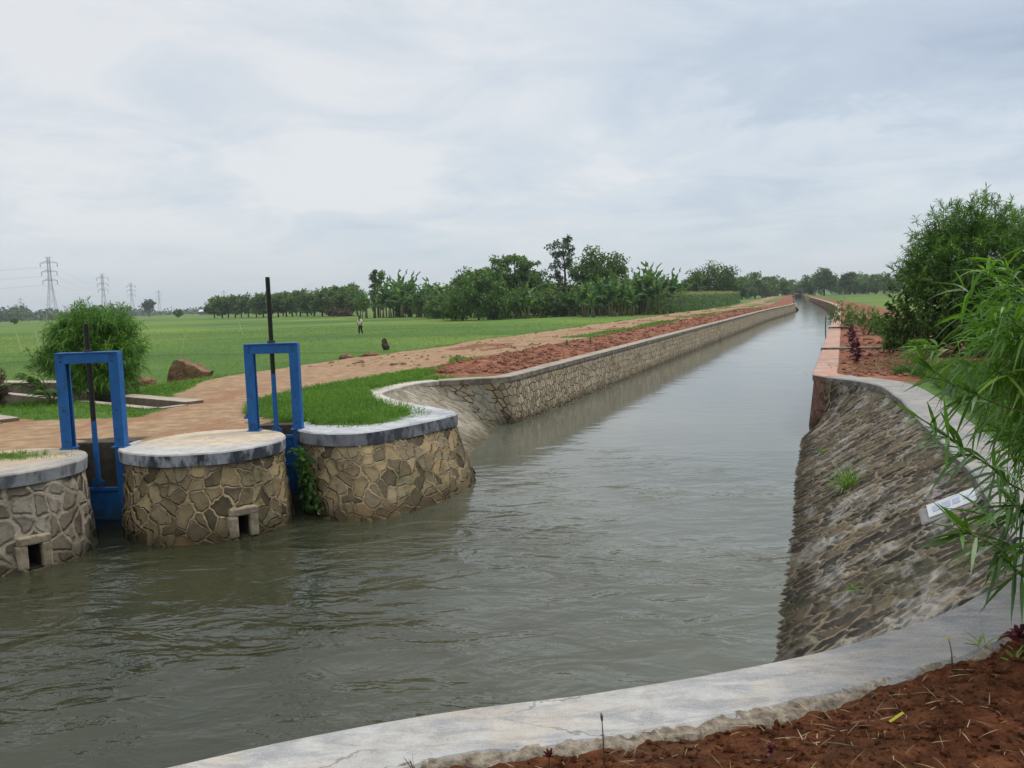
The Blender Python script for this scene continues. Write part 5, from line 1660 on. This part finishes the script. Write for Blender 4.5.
block((-11.2, 30.3, -0.16), [(-0.70, -0.45), (-0.66, -0.05), (-0.42, 0.44), (-0.30, 0.46), (-0.02, 0.28), (0.28, 0.22), (0.50, 0.02), (0.76, -0.03), (0.64, -0.24), (0.66, -0.45)], 0.7, 'large brown broken boulder with a peaked top in the grass left of the tall spindle', 3)
boulder('boulder', (-12.25, 29.0, -0.42), (0.40, 0.35, 0.32), 8, M_LATERITE, 'small rounded brown boulder beside the larger one')
boulder('stump', (-7.2, 49.9, -0.38), (0.26, 0.24, 0.42), 12, M_DARK, 'dark stump standing in the field edge beyond the dirt road', 'stump')
for i, (x, y, s_, lb) in enumerate(((-7.9, 42.2, 0.45, 'low clod of dug earth at the field edge, left of the pair'), (-7.0, 42.9, 0.55, 'low clod of dug earth at the field edge, nearer to the dark stump'))):
    boulder('earth_clod', (x, y, -0.58), (s_, s_ * 0.7, s_ * 0.5), 20 + i, M_LATERITE, lb, 'clod')
def clod_field(name, label, n, s0, s1, u0, u1, size, mat, seed):
    r = np.random.default_rng(seed)
    s_ = s0 + (s1 - s0) * r.random(n) ** 1.6
    u_ = r.uniform(u0, u1, n)
    x, y = su(s_, u_)
    zz = ground_h(x, y)
    base = np.array([(1, 0, 0), (-1, 0, 0), (0, 1, 0), (0, -1, 0), (0, 0, 1), (0, 0, -1)], float)
    tri = np.array([(0, 2, 4), (2, 1, 4), (1, 3, 4), (3, 0, 4), (2, 0, 5), (1, 2, 5), (3, 1, 5), (0, 3, 5)])
    bm = bmesh.new()
    bmesh.ops.create_icosphere(bm, subdivisions=2, radius=1.0)
    base = np.array([v.co[:] for v in bm.verts])
    tri = np.array([[v.index for v in f.verts] for f in bm.faces])
    bm.free()
    k = len(base)
    sz = size * (0.3 + 1.1 * r.random(n) ** 2.5)
    V = base[None] * (1 + 0.22 * r.normal(size=(n, k, 1))) * sz[:, None, None] * (0.7 + 0.6 * r.random((n, 1, 3)))
    V[:, :, 2] *= 0.7
    V += np.stack([x, y, zz + 0.1 * sz], 1)[:, None, :]
    F = (tri[None] + (np.arange(n) * k)[:, None, None]).reshape(-1, 3)
    return tag(link(name, np_mesh(name, V.reshape(-1, 3), F, smooth=False), mat), label, 'soil clods', kind='stuff')


M_REDCLOD = mat_plain('red_clod', (0.12, 0.045, 0.026), (0.32, 0.15, 0.088), 2.0, 0.95, 0.6, 0.05)
M_DIRTCLOD = mat_plain('dirt_clod', (0.15, 0.085, 0.045), (0.36, 0.24, 0.14), 2.0, 0.95, 0.6, 0.05)
clod_field('red_clods', 'broken red clods along the left canal bank', 2100, 21.5, 110, -11.4, -8.35, 0.085, M_REDCLOD, 7)
clod_field('dirt_clods', 'brown clods and stones along the dirt road', 300, 24, 90, -16.5, -11.3, 0.07, M_DIRTCLOD, 8)
clod_field('bank_clods', 'red clods on the right bank beside the pink coping', 1100, 20.2, 60, 0.0, 3.2, 0.08, M_REDCLOD, 9)
_zf = ground_h


def soil_surface(X, Y):
    dd = np.interp(X, top_line[order, 0], top_line[order, 1]) - Y
    z_ = 0.004 + 0.035 * fbm(X, Y, 2.2, 5, 71) + 0.02 * fbm(X, Y, 9.0, 4, 72) + 0.012 * np.abs(fbm(X, Y, 22.0, 3, 73)) + 0.075 * smooth01(0.40, 1.1, dd) - 0.038
    return np.where(dd < 0.54, -0.5, z_)


r_ = np.random.default_rng(15)
n_c = 16000
bm = bmesh.new()
bmesh.ops.create_icosphere(bm, subdivisions=1, radius=1.0)
cb = np.array([v.co[:] for v in bm.verts])
ct = np.array([[v.index for v in f.verts] for f in bm.faces])
bm.free()
X, Y = r_.uniform(-0.9, 4.5, n_c), r_.uniform(1.8, 5.2, n_c)
sz = 0.0105 * (0.3 + 1.6 * r_.random(n_c) ** 3)
V = cb[None] * (1 + 0.25 * r_.normal(size=(n_c, len(cb), 1))) * sz[:, None, None] * (0.7 + 0.6 * r_.random((n_c, 1, 3)))
V += np.stack([X, Y, soil_surface(X, Y) + 0.2 * sz], 1)[:, None, :]
kk = soil_surface(X, Y) > -0.3
V, n_c = V[kk], int(kk.sum())
F = (ct[None] + (np.arange(n_c) * len(cb))[:, None, None]).reshape(-1, 3)
tag(link('soil_crumbs', np_mesh('soil_crumbs', V.reshape(-1, 3), F, smooth=False), M_SOIL), 'crumbs of red soil scattered in front of the coping', 'soil crumbs', kind='stuff')
# leaning bamboo sticks in the field
M_STICK = mat_plain('pale_stick', (0.35, 0.36, 0.2), (0.55, 0.55, 0.36), 20, 0.8, 0.2, 0.01)
for (x, y, ln, lx, lb) in ((-19.9, 52.5, 1.25, 0.35, 'pale leaning stick in the field above the large boulder'), (-27.7, 90.5, 1.9, -0.55, 'pale leaning stick in the field just left of the tall spindle'),
                           (-36.9, 68.3, 1.5, -0.25, 'pale leaning stick in the field left of the round bush, right of two'), (-37.6, 67.0, 1.5, -0.35, 'pale leaning stick in the field left of the round bush, left of two')):
    o = MB().tube([(0, 0, -0.1), (lx * 0.5, 0, ln * 0.5), (lx, 0, ln)], [0.035, 0.03, 0.02], 6).build('stick', M_STICK, None)
    o.location = (x, y, FIELD)
    tag(o, lb, 'stick')
o = MB().tube([(0, 0, -0.6), (0.03, 0, 0.4), (0.05, 0, 1.1)], [0.05, 0.045, 0.03], 7).build('mooring_stick', M_BARK, None)
o.location = (24.75, 68.4, WATER)
tag(o, 'thin dark stick standing in the water by the pink coping', 'stick')

# ------------------------------------------------------------------ the farmer in the field
def skin_mesh(name, joints, edges, mat, parent, subd=2):
    me = bpy.data.meshes.new(name)
    me.from_pydata([j[0] for j in joints], edges, [])
    o = link(name, me, mat, parent)
    md = o.modifiers.new('skin', 'SKIN')
    md.use_smooth_shade = True
    for i, j in enumerate(joints):
        sv = me.skin_vertices[0].data[i]
        rx = j[1] if hasattr(j[1], '__len__') else (j[1], j[1])
        sv.radius = rx
        sv.use_root = (i == 0)
    ss_ = o.modifiers.new('subd', 'SUBSURF')
    ss_.levels = ss_.render_levels = subd
    return o


M_SKIN = mat_plain('brown_skin', (0.16, 0.085, 0.05), (0.22, 0.12, 0.075), 8, 0.6, 0.1, 0.003)
M_SHIRT = mat_plain('cream_shirt', (0.62, 0.58, 0.46), (0.74, 0.70, 0.58), 8, 0.85, 0.3, 0.01)
M_TROUSER = mat_plain('black_trousers', (0.008, 0.008, 0.010), (0.02, 0.02, 0.022), 8, 0.85, 0.3, 0.01)
M_HAIR = mat_plain('black_hair', (0.006, 0.005, 0.005), (0.014, 0.012, 0.011), 30, 0.6, 0.3, 0.005)
pe = empty('person', (-13.3, 77.6, FIELD), 'farmer in a cream shirt and black trousers walking in the green field', 'person', rz=R(150))
J = [((0, 0, 0.86), (0.13, 0.10)), ((0, 0.02, 1.08), (0.125, 0.09)), ((0, 0.07, 1.30), (0.15, 0.095)), ((0, 0.10, 1.40), (0.055, 0.055)), ((0, 0.125, 1.47), (0.055, 0.06)), ((0, 0.15, 1.56), (0.075, 0.09)), ((0, 0.155, 1.64), (0.055, 0.065)),
     ((0.18, 0.08, 1.32), 0.05), ((0.235, 0.05, 1.08), 0.04), ((0.225, 0.18, 0.88), 0.03), ((0.22, 0.23, 0.80), (0.022, 0.036)),
     ((-0.18, 0.08, 1.32), 0.05), ((-0.235, 0.06, 1.08), 0.04), ((-0.22, 0.20, 0.90), 0.03), ((-0.215, 0.25, 0.82), (0.022, 0.036)),
     ((0.09, 0.02, 0.80), 0.085), ((0.10, 0.12, 0.46), 0.06), ((0.10, 0.06, 0.10), 0.04), ((0.105, 0.19, 0.035), (0.035, 0.03)),
     ((-0.09, -0.01, 0.80), 0.085), ((-0.10, 0.02, 0.46), 0.06), ((-0.10, -0.14, 0.11), 0.04), ((-0.105, -0.02, 0.035), (0.035, 0.03))]
E_ = [(0, 1), (1, 2), (2, 3), (3, 4), (4, 5), (5, 6), (2, 7), (7, 8), (8, 9), (9, 10), (2, 11), (11, 12), (12, 13), (13, 14), (0, 15), (15, 16), (16, 17), (17, 18), (0, 19), (19, 20), (20, 21), (21, 22)]
skin_mesh('body', J, E_, M_SKIN, pe)
JS = [((0, 0.0, 0.84), (0.155, 0.125)), ((0, 0.02, 1.08), (0.15, 0.115)), ((0, 0.07, 1.29), (0.175, 0.12)), ((0, 0.095, 1.39), (0.075, 0.075)), ((0.19, 0.08, 1.31), 0.07), ((0.236, 0.05, 1.10), 0.06), ((-0.19, 0.08, 1.31), 0.07), ((-0.236, 0.06, 1.10), 0.06)]
skin_mesh('shirt', JS, [(0, 1), (1, 2), (2, 3), (2, 4), (4, 5), (2, 6), (6, 7)], M_SHIRT, pe)
JT = [((0, 0, 0.88), (0.14, 0.115)), ((0.09, 0.02, 0.78), 0.105), ((0.10, 0.12, 0.46), 0.08), ((0.10, 0.065, 0.14), 0.062), ((-0.09, -0.01, 0.78), 0.105), ((-0.10, 0.02, 0.46), 0.08), ((-0.10, -0.12, 0.15), 0.062)]
skin_mesh('trousers', JT, [(0, 1), (1, 2), (2, 3), (0, 4), (4, 5), (5, 6)], M_TROUSER, pe)
bm = bmesh.new()
bmesh.ops.create_uvsphere(bm, u_segments=20, v_segments=14, radius=0.105)
for v in bm.verts:
    if v.co.y > 0.03 and v.co.z < 0.045:
        v.co *= 0.7
    v.co.z *= 1.1
me = bpy.data.meshes.new('hair')
bm.to_mesh(me); bm.free()
link('hair', me, M_HAIR, pe).location = (0, 0.135, 1.605)

# ------------------------------------------------------------------ far sluice at the end of the canal
M_FARCON = mat_plain('old_concrete', (0.10, 0.10, 0.095), (0.20, 0.19, 0.18), 1.2, 0.9, 0.4, 0.05)
cx, cy = su(S_END, (LW_U + 2.3 + RW_U) / 2)
fs_ = empty('sluice_house', (float(cx), float(cy), WATER), 'dark concrete sluice house closing the far end of the canal', 'sluice', rz=-0.32)
fs_.scale = (1.0, 1.0, 0.66)
for sx in (-1.6, 1.6):
    MB().box((sx, 0, 2.4), (0.6, 1.2, 6.0)).build('pillar', M_FARCON, fs_, bevel=0.05)
MB().box((0, 0.2, 1.2), (2.6, 0.15, 3.4)).build('gate_leaf', M_DARK, fs_)
MB().box((0, 0, 5.6), (4.2, 2.0, 0.45)).build('deck', M_FARCON, fs_, bevel=0.05)
MB().box((0, 0.9, 6.5), (4.0, 0.08, 0.08)).box((-1.9, 0.9, 6.15), (0.08, 0.08, 0.7)).box((1.9, 0.9, 6.15), (0.08, 0.08, 0.7)).build('railing', M_FARCON, fs_)
for sx in (-3.7, 3.7):
    MB().box((sx, 0.6, 0.5), (3.6, 0.6, 2.4)).build('wing_wall', M_FARCON, fs_, bevel=0.05)
# pale low building beyond the field row
M_ROOF = mat_plain('pale_sheet', (0.55, 0.56, 0.57), (0.7, 0.7, 0.7), 2, 0.6, 0.1, 0.01)
hb = empty('farm_shed', (at(204, 700), 700, FIELD), 'tiny white shed far off at the left end of the tree row', 'shed')
MB().box((0, 0, 1.3), (6.5, 4.5, 2.6)).build('wall', M_FARCON, hb)
MB().add([(-3.6, -2.7, 2.6), (3.6, -2.7, 2.6), (3.6, 0, 4.2), (-3.6, 0, 4.2), (3.6, 2.7, 2.6), (-3.6, 2.7, 2.6)], [(0, 1, 2, 3), (3, 2, 4, 5), (0, 3, 5), (1, 4, 2)]).build('roof', M_ROOF, hb)
# dry brown growth at the end of the banana row
for px_, d_, w_, lb in ((334, 236, 1.0, 'low dry brown thicket at the field edge, left of two'), (346, 232, 0.8, 'low dry brown thicket at the field edge nearest the farmer')):
    tree('dry_thicket', lb, (at(px_, d_), d_, FIELD), 3.0 * w_, [(0, 0, 0.4, 0.7, 0.5, 0.4)], 40, 24, 0.5, 0.25, M_BROWNLEAF, int(px_), 0.06, cat='thicket')

# ------------------------------------------------------------------ pylons and lines
M_GALV = mat_plain('galvanised_steel', (0.22, 0.23, 0.24), (0.30, 0.31, 0.32), 3, 0.6, 0.1, 0.01)
M_INS = mat_plain('insulator_glass', (0.05, 0.04, 0.04), (0.09, 0.07, 0.06), 3, 0.4, 0.1, 0.01)
ARM_Z, ARM_X = (27.5, 33.5, 39.5), (4.6, 4.9, 5.4)


def pylon(loc, label, rz, group):
    r = empty('pylon', loc, label, 'pylon', group, rz)
    lev = [(0, 3.6), (9, 2.55), (17, 1.7), (25, 1.05), (31, 0.85), (37, 0.8), (43.5, 0.75)]
    for sx, sy in ((-1, -1), (1, -1), (1, 1), (-1, 1)):
        MB().tube([(sx * h, sy * h, zz) for zz, h in lev], 0.13, 5).build('leg', M_GALV, r)
    mb = MB()
    for (z0, h0), (z1, h1) in zip(lev[:-1], lev[1:]):
        for q in range(4):
            c = [(-1, -1), (1, -1), (1, 1), (-1, 1)]
            a, b = c[q], c[(q + 1) % 4]
            mb.tube([(a[0] * h0, a[1] * h0, z0), (b[0] * h1, b[1] * h1, z1)], 0.055, 4)
            mb.tube([(b[0] * h0, b[1] * h0, z0), (a[0] * h1, a[1] * h1, z1)], 0.055, 4)
            mb.tube([(a[0] * h1, a[1] * h1, z1), (b[0] * h1, b[1] * h1, z1)], 0.055, 4)
    mb.build('bracing', M_GALV, r)
    for zz, xx in zip(ARM_Z, ARM_X):
        mb = MB()
        for sy in (-0.8, 0.8):
            mb.tube([(-xx, 0, zz), (0, sy, zz + 0.1), (xx, 0, zz)], 0.13, 4)
            mb.tube([(-xx, 0, zz), (-0.85, sy, zz + 1.5)], 0.10, 4)
            mb.tube([(xx, 0, zz), (0.85, sy, zz + 1.5)], 0.10, 4)
        a = mb.build('crossarm', M_GALV, r)
        for sx in (-1, 1):
            MB().tube([(sx * xx, 0, zz), (sx * xx, 0, zz - 2.7)], 0.2, 6).build('insulator', M_INS, a)
    MB().tube([(-2.6, 0, 43.5), (2.6, 0, 43.5)], 0.14, 4).build('earth_wire_arm', M_GALV, r)
    return r


GP = 'lattice pylons on the horizon'
spots = [((at(53, 606) + 0.0, 606), 'tallest lattice pylon, left of the round bush on the horizon'), ((at(105, 880), 880), 'hazy lattice pylon standing above the round bush'),
         ((at(133, 1160), 1160), 'faint lattice pylon at the right shoulder of the round bush'), ((at(160, 1600), 1600), 'very faint far lattice pylon beside the lone tall tree'),
         ((at(225, 1750), 1750), 'very faint far lattice pylon above the left end of the tree row'), ((at(22, 1800), 1800), 'very faint far lattice pylon at the far left above the woods')]
# columns on the left appear a little nearer the axis because the camera is tilted
p0 = pylon((spots[0][0][0], spots[0][0][1], FIELD), spots[0][1], 0.2, GP)
for (xy, lb) in spots[1:]:
    c = copy_tree(p0)
    c.location = (xy[0], xy[1], FIELD)
    c['label'] = lb
line = [(-560, 330), spots[0][0], spots[1][0], spots[2][0], spots[3][0]]
M_WIRE = mat_plain('wire', (0.10, 0.10, 0.11), (0.14, 0.14, 0.15), 3, 0.6, 0.1, 0.01)
for a, b in zip(line[:-1], line[1:]):
    for k in range(3):
        for sx in (-1, 1):
            def end(p):
                return Vector((p[0] + sx * ARM_X[k] * math.cos(0.2), p[1] + sx * ARM_X[k] * math.sin(0.2), FIELD + ARM_Z[k] - 2.7))
            A, B = end(a), end(b)
            L = (B - A).length
            pts = [A.lerp(B, t) - Vector((0, 0, 4 * L * 0.022 * t * (1 - t))) for t in np.linspace(0, 1, 25)]
            o = MB().tube(pts, 0.028, 4).build('power_line', M_WIRE, None)
            tag(o, 'thin power line sagging between the pylons', 'power line', 'power lines between the pylons')

# ------------------------------------------------------------------ haze
HZ = True
if HZ:
    hm = bpy.data.materials.new('haze_air')
    hm.use_nodes = True
    t = NT(hm.node_tree)
    vol = t.n('ShaderNodeVolumePrincipled', {'Color': (0.86, 0.91, 0.97, 1), 'Density': 0.00020, 'Anisotropy': 0.2})
    t.t.links.new(vol.outputs[0], t.n('ShaderNodeOutputMaterial').inputs[1])
    ext = 5200
    o = MB().box((0, 0, (60 - 3.8) / 2), (2 * ext, 2 * ext, 60 + 3.8)).build('haze', hm, None)
    tag(o, 'thin pale haze over the fields', 'haze', kind='stuff')
